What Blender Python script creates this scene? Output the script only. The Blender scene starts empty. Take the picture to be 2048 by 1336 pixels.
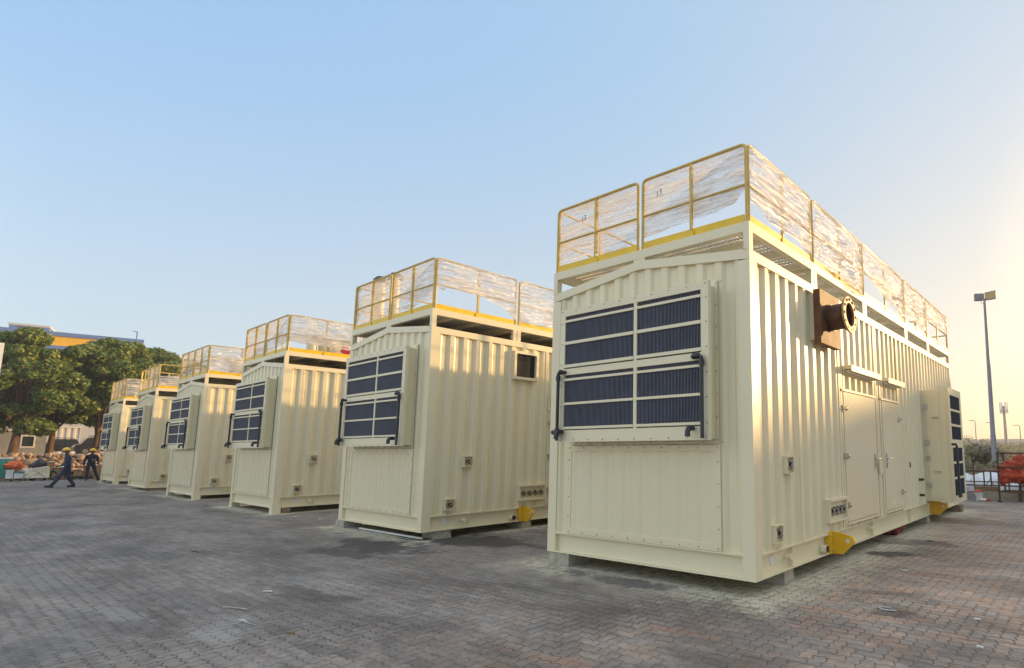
import bpy, math, random
import numpy as np
from mathutils import Vector, noise
R = math.radians
random.seed(7)
SC = bpy.context.scene
COL = SC.collection
# ------------------------------------------------------------------ camera, sky, sun, exposure
CAM = Vector((3.1275, -5.7562, 1.6182)); YAW, PITCH, ROLL = -0.63881, 0.12945, -0.0016
FPX, SHX, SHY = 1134.79, 320.055, 85.805
Fv = Vector((math.sin(YAW)*math.cos(PITCH), math.cos(YAW)*math.cos(PITCH), math.sin(PITCH)))
Rv = Vector((math.cos(YAW), -math.sin(YAW), 0)); Uv = Rv.cross(Fv)
R2 = Rv*math.cos(ROLL)+Uv*math.sin(ROLL); U2 = -Rv*math.sin(ROLL)+Uv*math.cos(ROLL)
cd = bpy.data.cameras.new('camera'); cam = bpy.data.objects.new('camera', cd); COL.objects.link(cam)
from mathutils import Matrix
m = Matrix((R2, U2, -Fv)).transposed().to_4x4(); m.translation = CAM; cam.matrix_world = m
cd.sensor_width = 36; cd.lens = FPX/2048*36; cd.shift_x = -SHX/2048; cd.shift_y = SHY/2048
cd.clip_start = .1; cd.clip_end = 5000
SC.camera = cam
def at(px, py, axis, val):
    """the place seen at a photo pixel, on the plane axis = val (metres)"""
    d = Fv+R2*((px-1024-SHX)/FPX)-U2*((py-668-SHY)/FPX)
    return CAM+d*((val-CAM[axis])/d[axis])

SUN_AZ, SUN_EL = R(30), R(10.5)          # azimuth from +Y towards +X
sd = Vector((math.sin(SUN_AZ)*math.cos(SUN_EL), math.cos(SUN_AZ)*math.cos(SUN_EL), math.sin(SUN_EL)))
SC.view_settings.view_transform = 'Standard'; SC.view_settings.look = 'None'
SC.view_settings.exposure = 1.65; SC.view_settings.gamma = 1
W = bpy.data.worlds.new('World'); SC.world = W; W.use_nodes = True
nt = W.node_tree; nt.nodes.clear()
def N(t, kind, **kw):
    n = t.nodes.new(kind)
    for k, v in kw.items():
        if k in n.inputs: n.inputs[k].default_value = v
        else: setattr(n, k, v)
    return n
sky = N(nt, 'ShaderNodeTexSky', sky_type='NISHITA', sun_disc=False, sun_elevation=SUN_EL, sun_rotation=SUN_AZ,
        air_density=1.0, dust_density=2.2, ozone_density=1.6, altitude=0)
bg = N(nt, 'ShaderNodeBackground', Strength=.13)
tc = N(nt, 'ShaderNodeTexCoord'); sx = N(nt, 'ShaderNodeSeparateXYZ'); nt.links.new(tc.outputs['Generated'], sx.inputs[0])
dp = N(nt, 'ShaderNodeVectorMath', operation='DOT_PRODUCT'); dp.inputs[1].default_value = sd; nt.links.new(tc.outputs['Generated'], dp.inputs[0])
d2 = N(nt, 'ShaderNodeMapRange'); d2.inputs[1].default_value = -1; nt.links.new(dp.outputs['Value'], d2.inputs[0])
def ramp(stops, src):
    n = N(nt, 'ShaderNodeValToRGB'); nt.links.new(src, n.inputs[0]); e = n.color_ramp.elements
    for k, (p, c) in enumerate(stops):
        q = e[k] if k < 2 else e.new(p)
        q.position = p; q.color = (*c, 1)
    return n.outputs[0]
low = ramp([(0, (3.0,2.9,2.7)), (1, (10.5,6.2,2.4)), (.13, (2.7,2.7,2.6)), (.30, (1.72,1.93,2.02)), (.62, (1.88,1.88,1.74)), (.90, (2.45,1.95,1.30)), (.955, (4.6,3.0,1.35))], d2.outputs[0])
high = ramp([(0, (4.6,4.6,4.4)), (1, (2.2,2.0,1.8)), (.13, (4.0,4.1,4.1)), (.25, (1.0,1.7,2.6)), (.33, (.78,1.42,2.30)), (.7, (1.06,1.58,2.14)), (.9, (1.42,1.66,1.88))], d2.outputs[0])  # brighter opposite the sun, added fill for the shaded faces
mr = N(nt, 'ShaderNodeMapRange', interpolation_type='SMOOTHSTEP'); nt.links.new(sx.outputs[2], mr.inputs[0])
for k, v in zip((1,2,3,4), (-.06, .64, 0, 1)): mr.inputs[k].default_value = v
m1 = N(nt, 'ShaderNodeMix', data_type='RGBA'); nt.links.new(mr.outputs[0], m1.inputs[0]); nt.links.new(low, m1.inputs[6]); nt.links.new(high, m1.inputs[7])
zn = N(nt, 'ShaderNodeMapRange', interpolation_type='SMOOTHSTEP'); nt.links.new(sx.outputs[2], zn.inputs[0])     # sky overhead made brighter, added fill for the shaded ground
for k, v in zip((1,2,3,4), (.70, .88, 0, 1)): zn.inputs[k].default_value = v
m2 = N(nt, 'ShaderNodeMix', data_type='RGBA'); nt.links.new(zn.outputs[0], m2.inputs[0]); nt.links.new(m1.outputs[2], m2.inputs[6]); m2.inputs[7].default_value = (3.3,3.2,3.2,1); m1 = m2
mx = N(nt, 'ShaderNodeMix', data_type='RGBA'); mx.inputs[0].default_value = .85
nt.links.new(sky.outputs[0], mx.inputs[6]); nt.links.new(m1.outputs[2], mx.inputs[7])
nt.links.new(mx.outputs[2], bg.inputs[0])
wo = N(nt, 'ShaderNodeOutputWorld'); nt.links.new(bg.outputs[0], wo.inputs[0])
sl = bpy.data.lights.new('sun', 'SUN'); sl.energy = 2.0; sl.angle = R(.9); sl.color = (.86, .54, .235)
so = bpy.data.objects.new('sun', sl); COL.objects.link(so); so.rotation_euler = sd.to_track_quat('Z', 'Y').to_euler(); so.location = (40, 60, 40)
SC.cycles.max_bounces = 8; SC.cycles.transparent_max_bounces = 16

# ------------------------------------------------------------------ helpers
class MB:
    def __init__(s): s.v = []; s.f = []; s.mi = []; s.cur = 0
    def add(s, vs, fs):
        b = len(s.v); s.v += [tuple(p) for p in vs]; s.f += [tuple(i+b for i in f) for f in fs]; s.mi += [s.cur]*len(fs); return s
    def box(s, x0, x1, y0, y1, z0, z1):
        return s.add([(x0,y0,z0),(x1,y0,z0),(x1,y1,z0),(x0,y1,z0),(x0,y0,z1),(x1,y0,z1),(x1,y1,z1),(x0,y1,z1)],
              [(0,3,2,1),(4,5,6,7),(0,1,5,4),(1,2,6,5),(2,3,7,6),(3,0,4,7)])
    def bar(s, p, q, w, h, up=(0,0,1)):
        p, q = Vector(p), Vector(q); d = (q-p).normalized(); a = d.cross(Vector(up))
        if a.length < 1e-4: a = d.cross(Vector((1,0,0)))
        a.normalize(); b = a.cross(d); a *= w/2; b *= h/2
        return s.add([p-a-b,p+a-b,p+a+b,p-a+b,q-a-b,q+a-b,q+a+b,q-a+b],[(0,1,2,3),(7,6,5,4),(0,4,5,1),(1,5,6,2),(2,6,7,3),(3,7,4,0)])
    def tube(s, pts, r, n=8, caps=True):
        pts = [Vector(p) for p in pts]; k = len(pts); rs = r if isinstance(r, (list, tuple)) else [r]*k
        vs = []; t0 = (pts[1]-pts[0]).normalized(); a = t0.cross(Vector((0,0,1)))
        if a.length < 1e-3: a = t0.cross(Vector((0,1,0)))
        a.normalize()
        for i, p in enumerate(pts):
            t = (pts[min(i+1,k-1)]-pts[max(i-1,0)]).normalized(); a = (a-t*a.dot(t)).normalized(); b = t.cross(a)
            for j in range(n):
                w = 2*math.pi*j/n; vs.append(p+(a*math.cos(w)+b*math.sin(w))*rs[i])
        fs = [(i*n+j, i*n+(j+1)%n, (i+1)*n+(j+1)%n, (i+1)*n+j) for i in range(k-1) for j in range(n)]
        if caps: fs += [tuple(range(n-1,-1,-1)), tuple(range((k-1)*n, k*n))]
        return s.add(vs, fs)
    def cyl(s, p, q, r, n=12, r2=None): return s.tube([p, q], [r, r if r2 is None else r2], n)
    def prism(s, poly, a, b, ax):
        """poly of 2-D points, extruded along axis ax from a to b"""
        def P(u, v, w): return {0:(w,u,v),1:(u,w,v),2:(u,v,w)}[ax]
        n = len(poly); vs = [P(u,v,a) for u,v in poly]+[P(u,v,b) for u,v in poly]
        return s.add(vs, [tuple(range(n))[::-1], tuple(range(n,2*n))]+[(i,(i+1)%n,(i+1)%n+n,i+n) for i in range(n)])
    def ring(s, c, axis, ro, ri, h, n=24):
        """annular disc"""
        c = Vector(c); ax = Vector(axis).normalized(); a = ax.orthogonal().normalized(); b = ax.cross(a); vs = []
        for k in range(n):
            w = 2*math.pi*k/n; u = a*math.cos(w)+b*math.sin(w)
            vs += [c+u*ro, c+u*ro+ax*h, c+u*ri+ax*h, c+u*ri]
        fs = []
        for k in range(n):
            i, j = 4*k, 4*((k+1)%n)
            for t in range(4): fs.append((i+t, j+t, j+(t+1)%4, i+(t+1)%4))
        return s.add(vs, fs)
    def blob(s, c, rx, ry, rz, seed=0, amp=.15, nu=10, nv=7, fr=1.5):
        vs = []; c = Vector(c)
        for i in range(nv+1):
            th = math.pi*i/nv
            for j in range(nu):
                ph = 2*math.pi*j/nu
                d = Vector((math.sin(th)*math.cos(ph), math.sin(th)*math.sin(ph), math.cos(th)))
                k = 1+amp*noise.noise(d*fr+Vector((seed*3.1, seed*1.7, seed)))*1.6
                vs.append(c+Vector((d.x*rx, d.y*ry, d.z*rz))*k)
        fs = [(i*nu+j, (i+1)*nu+j, (i+1)*nu+(j+1)%nu, i*nu+(j+1)%nu) for i in range(nv) for j in range(nu)]
        return s.add(vs, fs)
    def mesh(s, name, mats, smooth=False, bevel=0):
        me = bpy.data.meshes.new(name); me.from_pydata([tuple(v) for v in s.v], [], s.f)
        for mt in (mats if isinstance(mats, (list, tuple)) else [mats]): me.materials.append(mt)
        if any(s.mi): me.polygons.foreach_set('material_index', s.mi)
        if smooth:
            me.polygons.foreach_set('use_smooth', [True]*len(me.polygons))
            try: me.set_sharp_from_angle(angle=R(smooth if smooth is not True else 40))
            except Exception: pass
        me.update(); return me
    def build(s, name, mats, parent=None, smooth=False, loc=None):
        return place(s.mesh(name, mats, smooth), name, parent, loc)
def place(me, name, parent=None, loc=None):
    o = bpy.data.objects.new(name, me); COL.objects.link(o)
    if parent: o.parent = parent
    if loc: o.location = loc
    return o
def tag(o, label, cat, group=None, kind=None):
    if label: o['label'] = label
    if cat: o['category'] = cat
    if group: o['group'] = group
    if kind: o['kind'] = kind
    return o
def thing(name, label, cat, loc=(0,0,0), rz=0, group=None):
    o = bpy.data.objects.new(name, None); COL.objects.link(o); o.location = loc; o.rotation_euler = (0,0,rz); o.empty_display_size = .3
    return tag(o, label, cat, group)
def struct(o): o['kind'] = 'structure'; return o

# ------------------------------------------------------------------ materials
def mat(name, col, rough=.5, metal=0, var=.12, scale=3., bump=0, bscale=40., bdet=4, spec=.5, coat=0, col2=None, stretch=(1,1,1), coord='Object'):
    m = bpy.data.materials.new(name); m.use_nodes = True; t = m.node_tree; b = t.nodes['Principled BSDF']
    b.inputs['Roughness'].default_value = rough; b.inputs['Metallic'].default_value = metal
    b.inputs['Specular IOR Level'].default_value = spec; b.inputs['Coat Weight'].default_value = coat; b.inputs['Coat Roughness'].default_value = .12
    tc = N(t, 'ShaderNodeTexCoord'); mp = N(t, 'ShaderNodeMapping', Scale=stretch); t.links.new(tc.outputs[coord], mp.inputs[0])
    if var or col2:
        nz = N(t, 'ShaderNodeTexNoise', Scale=scale, Detail=6, Roughness=.6); t.links.new(mp.outputs[0], nz.inputs['Vector'])
        cr = N(t, 'ShaderNodeValToRGB'); t.links.new(nz.outputs['Fac'], cr.inputs[0])
        c2 = col2 or [c*(1-2*var) for c in col]
        cr.color_ramp.elements[0].position = .35; cr.color_ramp.elements[1].position = .65
        cr.color_ramp.elements[0].color = (*c2, 1); cr.color_ramp.elements[1].color = (*[min(1, c*(1+var*.4)) for c in col], 1)
        t.links.new(cr.outputs[0], b.inputs['Base Color'])
        mr = N(t, 'ShaderNodeMapRange'); mr.inputs[3].default_value = max(.02, rough-.08); mr.inputs[4].default_value = rough+.1
        t.links.new(nz.outputs['Fac'], mr.inputs[0]); t.links.new(mr.outputs[0], b.inputs['Roughness'])
    else: b.inputs['Base Color'].default_value = (*col, 1)
    if bump:
        n2 = N(t, 'ShaderNodeTexNoise', Scale=bscale, Detail=bdet); t.links.new(mp.outputs[0], n2.inputs['Vector'])
        bp = N(t, 'ShaderNodeBump', Strength=bump, Distance=.02); t.links.new(n2.outputs['Fac'], bp.inputs['Height']); t.links.new(bp.outputs[0], b.inputs['Normal'])
    return m
M = {}
M['cream'] = mat('cream_paint', (.77,.69,.47), .23, var=.012, scale=.9, bump=.10, bscale=1.1, bdet=0, spec=.4, coat=.06, stretch=(1,1,.6))
M['cream_beam'] = mat('cream_beam_paint', (.77,.695,.48), .34, var=.012, scale=1.4)
M['yellow'] = mat('yellow_rail_paint', (.84,.54,.008), .38, var=.08, scale=4)
M['rail'] = mat('dusty_yellow_tube', (.62,.44,.11), .42, var=.10, scale=5)
M['lug'] = mat('lug_yellow', (.80,.46,.015), .35, var=.06, scale=6)
M['black'] = mat('black_plastic', (.02,.024,.03), .35, var=.1)
M['filter'] = mat('navy_filter_media', (.030,.034,.055), .6, var=.12, scale=6)
M['filter_edge'] = mat('filter_pleat_lit', (.15,.165,.225), .5, var=.1, scale=6)  # light painted into the pleats: ridges lighter, sides darker
M['dark'] = mat('dark_interior', (.012,.012,.014), .8, var=0)
M['steel'] = mat('stainless_steel', (.62,.60,.56), .2, metal=1, var=.05)
M['bolt'] = mat('zinc_bolt', (.42,.40,.35), .4, metal=.5, var=0)
M['galv'] = mat('galvanised_steel', (.50,.50,.49), .42, metal=.7, var=.1, scale=8)
M['grate'] = mat('grating_paint', (.62,.57,.42), .5, var=.08)
M['rust'] = mat('rust_brown_primer', (.075,.028,.017), .5, var=.25, scale=7, bump=.12, bscale=30)
M['rust_plate'] = mat('rust_plate', (.14,.060,.025), .6, var=.25, scale=5, bump=.12, bscale=25)
M['flange'] = mat('scraped_flange', (.46,.29,.15), .5, col2=(.12,.05,.03), scale=22)
M['concrete'] = mat('concrete', (.40,.375,.30), .85, var=.15, scale=9, bump=.3, bscale=60)
M['wood'] = mat('weathered_wood', (.24,.17,.10), .8, var=.25, scale=14, stretch=(1,6,6), bump=.2)
M['cardboard'] = mat('cardboard', (.36,.22,.11), .85, var=.15)
M['rustbar'] = mat('rusty_steel_bar', (.13,.07,.045), .7, var=.3, scale=20, bump=.2)
M['orange'] = mat('orange_tarp', (.85,.16,.04), .55, var=.15, bump=.4, bscale=9)
M['redcloth'] = mat('red_cloth', (.56,.085,.04), .7, var=.2, bump=.35, bscale=9)
M['green'] = mat('green_plastic', (.03,.26,.17), .4, var=.15)
M['dkgreen'] = mat('dark_green_hose', (.015,.07,.035), .4, var=.15)
M['white'] = mat('white_paint', (.72,.72,.70), .45, var=.06)
M['whiteplastic'] = mat('white_sheet', (.66,.70,.74), .5, var=.1, bump=.5, bscale=5)
M['lightgrey'] = mat('pale_grey_sheet', (.66,.66,.63), .4, var=.03)
M['grey'] = mat('grey_paint', (.25,.26,.27), .55, var=.1)
M['blackcar'] = mat('black_car_paint', (.012,.012,.014), .2, var=0, coat=.6)
M['glass'] = mat('dark_glass', (.02,.025,.03), .06, var=0)
M['rubber'] = mat('rubber', (.018,.018,.018), .85, var=.1)
M['navy'] = mat('navy_cloth', (.018,.028,.085), .85, var=.2, scale=7, bump=.4, bscale=12)
M['navydark'] = mat('dark_navy_cloth', (.012,.017,.042), .85, var=.2, scale=7, bump=.4, bscale=12)
M['hat'] = mat('yellow_hard_hat', (.85,.50,.02), .3, var=0)
M['skin'] = mat('brown_skin', (.20,.095,.055), .55, var=.08)
M['hair'] = mat('black_hair', (.012,.01,.009), .6, var=0)
M['boot'] = mat('black_boot', (.015,.014,.013), .6, var=0)
M['bark'] = mat('bark', (.17,.095,.05), .9, var=.3, scale=9, stretch=(1,1,.25), bump=.6, bscale=14)
M['stone'] = mat('tan_stone', (.46,.31,.185), .9, var=.25, scale=1.1, bump=.5, bscale=8)
M['soil'] = mat('brown_soil', (.20,.105,.052), .95, var=.3, scale=.5, bump=.4, bscale=5)
M['sand'] = mat('sandy_ground', (.30,.25,.185), .95, var=.25, scale=.12, bump=.4, bscale=3)
M['bldg'] = mat('pale_wall', (.58,.55,.50), .8, var=.06, scale=.4)
M['bldg_yellow'] = mat('orange_yellow_band', (.90,.50,.008), .5, var=.05, scale=.3)
M['bldg_blue'] = mat('blue_trim', (.13,.22,.48), .5, var=.05)
M['lampgrey'] = mat('lamp_post_grey', (.24,.23,.25), .5, metal=.3, var=.1)
M['lens'] = mat('flood_lens', (.42,.30,.10), .15, var=.05)
M['haze_grey'] = mat('hazed_concrete', (.60,.54,.47), .85, var=.1, scale=.2)  # distance haze put into the concrete colour
M['darkred'] = mat('dark_red_cloth', (.22,.02,.018), .75, var=.2)
M['red'] = mat('red_plastic', (.62,.015,.05), .25, var=0)
M['drygrass'] = mat('dry_grass', (.40,.32,.20), .9, var=.25, scale=.7)
def leafmat(name, a, b, c):
    m = bpy.data.materials.new(name); m.use_nodes = True; t = m.node_tree; p = t.nodes['Principled BSDF']
    oi = N(t, 'ShaderNodeNewGeometry'); cr = N(t, 'ShaderNodeValToRGB'); t.links.new(oi.outputs['Random Per Island'], cr.inputs[0])
    cr.color_ramp.elements[0].color = (*a, 1); cr.color_ramp.elements[1].color = (*c, 1); k = cr.color_ramp.elements.new(.5); k.color = (*b, 1)
    t.links.new(cr.outputs[0], p.inputs['Base Color']); p.inputs['Roughness'].default_value = .5
    tr = N(t, 'ShaderNodeBsdfTranslucent'); t.links.new(cr.outputs[0], tr.inputs[0]); mx = N(t, 'ShaderNodeMixShader', Fac=.3)
    o = t.nodes['Material Output']; t.links.new(p.outputs[0], mx.inputs[1]); t.links.new(tr.outputs[0], mx.inputs[2]); t.links.new(mx.outputs[0], o.inputs[0])
    return m
M['leaf'] = leafmat('leaves', (.065,.125,.02), (.145,.225,.036), (.34,.34,.065))
M['leaf_dull'] = leafmat('dusty_leaves', (.22,.215,.12), (.30,.28,.165), (.38,.34,.215))
def filmmat():
    m = bpy.data.materials.new('clear_wrap_film'); m.use_nodes = True; t = m.node_tree; t.nodes.clear(); o = N(t, 'ShaderNodeOutputMaterial'); L = t.links.new
    tc = N(t, 'ShaderNodeTexCoord')
    def nz(sc, rot, scale, det, typ='FBM', dist=.3, off=0):
        mp = N(t, 'ShaderNodeMapping', Scale=(*sc, 1), Location=(off, off, 0)); mp.inputs['Rotation'].default_value = (0, 0, R(rot)); L(tc.outputs['UV'], mp.inputs[0])
        n = N(t, 'ShaderNodeTexNoise', noise_type=typ, Scale=scale, Detail=det, Roughness=.55, Distortion=dist); L(mp.outputs[0], n.inputs['Vector']); return n.outputs['Fac']
    def rmp(x, a, c, lo, hi):
        n = N(t, 'ShaderNodeMapRange', interpolation_type='SMOOTHSTEP'); L(x, n.inputs[0])
        for k, v in zip((1,2,3,4), (a, c, lo, hi)): n.inputs[k].default_value = v
        return n.outputs[0]
    cre = nz((.55, 11), 12, 1.5, 5, dist=.6); cr2 = nz((.7, 16), 19, 1.6, 4, off=3, dist=.5); blo = nz((1, 2), 10, 1.3, 4, off=7, dist=.8)
    c1 = rmp(cre, .47, .60, 0, .42); c2 = rmp(cr2, .50, .62, 0, .30); b1 = rmp(blo, .35, .68, .27, .62)
    ad = N(t, 'ShaderNodeMath', operation='ADD'); L(c1, ad.inputs[0]); L(c2, ad.inputs[1]); sm = N(t, 'ShaderNodeMath', operation='ADD', use_clamp=True); L(ad.outputs[0], sm.inputs[0]); L(b1, sm.inputs[1])
    bp = N(t, 'ShaderNodeBump', Strength=1, Distance=.07); L(cre, bp.inputs['Height']); b2 = N(t, 'ShaderNodeBump', Strength=.8, Distance=.05); L(cr2, b2.inputs['Height']); L(bp.outputs[0], b2.inputs['Normal'])
    tr = N(t, 'ShaderNodeBsdfTransparent', Color=(.96,.95,.94,1)); tl = N(t, 'ShaderNodeBsdfTranslucent', Color=(.72,.68,.63,1)); df = N(t, 'ShaderNodeBsdfDiffuse', Color=(.66,.62,.57,1))
    gl = N(t, 'ShaderNodeBsdfGlossy', Roughness=.13, Color=(.9,.9,.9,1))
    for n in (tl, df, gl): L(b2.outputs[0], n.inputs['Normal'])
    m1 = N(t, 'ShaderNodeMixShader', Fac=.5); L(tl.outputs[0], m1.inputs[1]); L(df.outputs[0], m1.inputs[2])
    m2 = N(t, 'ShaderNodeMixShader', Fac=.32); L(m1.outputs[0], m2.inputs[1]); L(gl.outputs[0], m2.inputs[2])
    m3 = N(t, 'ShaderNodeMixShader'); L(sm.outputs[0], m3.inputs[0]); L(tr.outputs[0], m3.inputs[1]); L(m2.outputs[0], m3.inputs[2])
    L(m3.outputs[0], o.inputs[0]); return m
M['film'] = filmmat()

# ------------------------------------------------------------------ paving material: herringbone of wavy pavers
def pavermat(rects, spots):
    m = bpy.data.materials.new('herringbone_pavers'); m.use_nodes = True; t = m.node_tree; b = t.nodes['Principled BSDF']; L = t.links.new
    def mth(op, a, c=None, d=None, clamp=False):
        n = N(t, 'ShaderNodeMath', operation=op, use_clamp=clamp)
        for i, x in enumerate((a, c, d)):
            if x is None: continue
            if isinstance(x, (int, float)): n.inputs[i].default_value = x
            else: L(x, n.inputs[i])
        return n.outputs[0]
    tc = N(t, 'ShaderNodeTexCoord'); sp = N(t, 'ShaderNodeSeparateXYZ'); L(tc.outputs['Object'], sp.inputs[0])
    PW = .1125
    X = mth('DIVIDE', sp.outputs[0], PW); Y = mth('DIVIDE', mth('MULTIPLY', sp.outputs[1], -1), PW)
    def zig(x):   # flattened zigzag
        return mth('MULTIPLY', mth('SINE', mth('MULTIPLY', x, 2*math.pi)), .10)
    u = mth('ADD', mth('ADD', X, zig(Y)), 400.37); v = mth('ADD', mth('ADD', Y, zig(X)), 400.9)
    i, j = mth('FLOOR', u), mth('FLOOR', v); fx, fy = mth('SUBTRACT', u, i), mth('SUBTRACT', v, j)
    k = mth('MODULO', mth('ADD', mth('SUBTRACT', i, j), 4000), 4)
    def eq(n): return mth('COMPARE', k, n, .1)
    k0, k1, k2, k3 = eq(0), eq(1), eq(2), eq(3)
    big = 9.
    dl = mth('ADD', fx, mth('MULTIPLY', k1, big)); dr = mth('ADD', mth('SUBTRACT', 1, fx), mth('MULTIPLY', k0, big))
    db = mth('ADD', fy, mth('MULTIPLY', k2, big)); dt = mth('ADD', mth('SUBTRACT', 1, fy), mth('MULTIPLY', k3, big))
    dist = mth('MINIMUM', mth('MINIMUM', dl, dr), mth('MINIMUM', db, dt))
    bi = mth('SUBTRACT', i, k1); bj = mth('SUBTRACT', j, k2)
    cv = N(t, 'ShaderNodeCombineXYZ'); L(bi, cv.inputs[0]); L(bj, cv.inputs[1])
    wn = N(t, 'ShaderNodeTexWhiteNoise', noise_dimensions='2D'); L(cv.outputs[0], wn.inputs['Vector'])
    def noise_(sc, det=6, st=(1,1,1), off=0, ro=.6):
        mp = N(t, 'ShaderNodeMapping', Scale=st, Location=(off, off*.7, 0)); L(tc.outputs['Object'], mp.inputs[0])
        n = N(t, 'ShaderNodeTexNoise', Scale=sc, Detail=det, Roughness=ro); L(mp.outputs[0], n.inputs['Vector']); return n.outputs['Fac']
    def ss(x, a, c, lo=0., hi=1.):
        n = N(t, 'ShaderNodeMapRange', interpolation_type='SMOOTHSTEP'); L(x, n.inputs[0])
        for q, w in zip((1,2,3,4), (a, c, lo, hi)): n.inputs[q].default_value = w
        return n.outputs[0]
    big1 = noise_(.32, 5); med = noise_(1.7, 6, off=7); fine = noise_(38, 4, off=3); streak = noise_(.9, 6, (.35, 1.6, 1), 11)
    # paver colour: grey to reddish, per paver and per region
    cr = N(t, 'ShaderNodeValToRGB'); L(wn.outputs['Value'], cr.inputs[0]); ce = cr.color_ramp.elements
    ce[0].color = (.215,.192,.172,1); ce[1].color = (.275,.236,.20,1); q = ce.new(.5); q.color = (.24,.212,.188,1); q = ce.new(.82); q.color = (.26,.212,.172,1)
    def mix(f, a, c, blend='MIX'):
        n = N(t, 'ShaderNodeMix', data_type='RGBA', blend_type=blend)
        for idx, x in ((0, f), (6, a), (7, c)):
            if isinstance(x, (int, float)): n.inputs[idx].default_value = x
            elif isinstance(x, tuple): n.inputs[idx].default_value = (*x, 1)
            else: L(x, n.inputs[idx])
        return n.outputs[2]
    red = mth('MULTIPLY', ss(sp.outputs[0], -2.6, 1.6), ss(mth('ADD', med, mth('MULTIPLY', mth('SUBTRACT', wn.outputs['Value'], .5), .35)), .40, .72))
    c = mix(mth('MULTIPLY', red, .55), cr.outputs[0], (.31,.205,.148))
    c = mix(ss(sp.outputs[0], 1.5, -4.5, 0, .55), c, (.180,.170,.160))                       # the worn grey side of the yard
    c = mix(mth('MULTIPLY', ss(streak, .5, .72), ss(sp.outputs[0], 1, -4, .1, .6)), c, (.255,.25,.235))   # chalky wear
    c = mix(mth('MULTIPLY', ss(big1, .50, .62), .62), c, (.098,.092,.090))                    # oily dark regions
    mott = noise_(.75, 10, (.7, 1.5, 1), 17, .72); m2_ = noise_(4.2, 8, (.6, 1.6, 1), 29, .7); grain = noise_(16, 5, off=37, ro=.7)
    def gain(f, c, lo, hi, a, b_):
        g_ = ss(f, lo, hi, a, b_); cb = N(t, 'ShaderNodeCombineXYZ')
        for q_ in range(3): L(g_, cb.inputs[q_])
        return mix(1., c, cb.outputs[0], 'MULTIPLY')
    c = gain(mott, c, .34, .66, .66, 1.28); c = gain(m2_, c, .32, .68, .80, 1.18); c = gain(grain, c, .3, .7, .86, 1.13)
    c = gain(sp.outputs[0], c, -2.5, 2.2, 1.0, 1.22)
    c = mix(ss(fine, .45, .85, 0, .30), c, (.33,.31,.28))
    # a splatter of cream overspray round each container's footprint
    wob = mth('MULTIPLY', mth('SUBTRACT', noise_(2.4, 6, off=23), .5), .9)
    ov = None
    for (cx, cy, hx, hy, rad, st) in rects:
        ax = mth('SUBTRACT', mth('ABSOLUTE', mth('SUBTRACT', sp.outputs[0], cx)), hx); ay = mth('SUBTRACT', mth('ABSOLUTE', mth('SUBTRACT', sp.outputs[1], cy)), hy)
        d = mth('ADD', mth('MAXIMUM', ax, ay), wob); f = ss(d, 0.02, rad, st, 0)
        ov = f if ov is None else mth('MAXIMUM', ov, f)
    c = mix(mth('MULTIPLY', ov, ss(noise_(7, 8, off=31, ro=.7), .36, .56, .25, 1)), c, (.56,.53,.40))
    for (cx, cy, rx, ry, ang, col, st) in spots:
        mp = N(t, 'ShaderNodeMapping', vector_type='TEXTURE', Location=(cx,cy,0), Rotation=(0,0,ang), Scale=(rx,ry,1)); L(tc.outputs['Object'], mp.inputs[0])
        ln = N(t, 'ShaderNodeVectorMath', operation='LENGTH'); vm = N(t, 'ShaderNodeVectorMath', operation='MULTIPLY'); vm.inputs[1].default_value = (1,1,0); L(mp.outputs[0], vm.inputs[0]); L(vm.outputs[0], ln.inputs[0])
        d = mth('ADD', ln.outputs['Value'], mth('MULTIPLY', mth('SUBTRACT', noise_(1.3/max(rx, ry)+.9, 10, off=cx*3+cy, ro=.74), .5), 3.0))
        c = mix(ss(d, .55, .95, st, 0), c, col)
    joint = ss(dist, .0, .085)
    jv = ss(noise_(.8, 4, off=41), .35, .65, .2, .85)
    c = mix(mth('MULTIPLY', mth('SUBTRACT', 1, ss(dist, .02, .075)), jv), c, (.045,.040,.036))
    L(c, b.inputs['Base Color'])
    h = mth('ADD', mth('ADD', joint, mth('MULTIPLY', wn.outputs['Value'], .5)), mth('MULTIPLY', fine, .35))
    h = mth('ADD', h, mth('MULTIPLY', mth('ADD', mth('MULTIPLY', fx, mth('SUBTRACT', wn.outputs['Value'], .5)), mth('MULTIPLY', fy, mth('SUBTRACT', .5, wn.outputs['Value']))), .6))
    bp = N(t, 'ShaderNodeBump', Strength=.75, Distance=.008); L(h, bp.inputs['Height']); L(bp.outputs[0], b.inputs['Normal'])
    L(ss(big1, .5, .7, .78, .5), b.inputs['Roughness']); b.inputs['Specular IOR Level'].default_value = .35
    return m

# ------------------------------------------------------------------ the containers: where each stands
CW, CL, ZB, ZS, ZT, ZP, ZR = 3.42, 11.53, .176, .459, 4.0, 4.35, 5.375
PLACES = [(0,0,0,0), (-6.794,-.018,-.0175,-.026), (-14.243,.149,-.0147,-.030), (-21.484,.262,-.0088,-.040), (-28.537,.373,-.0218,-.058), (-36.486,.709,-.009,-.022)]

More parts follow.
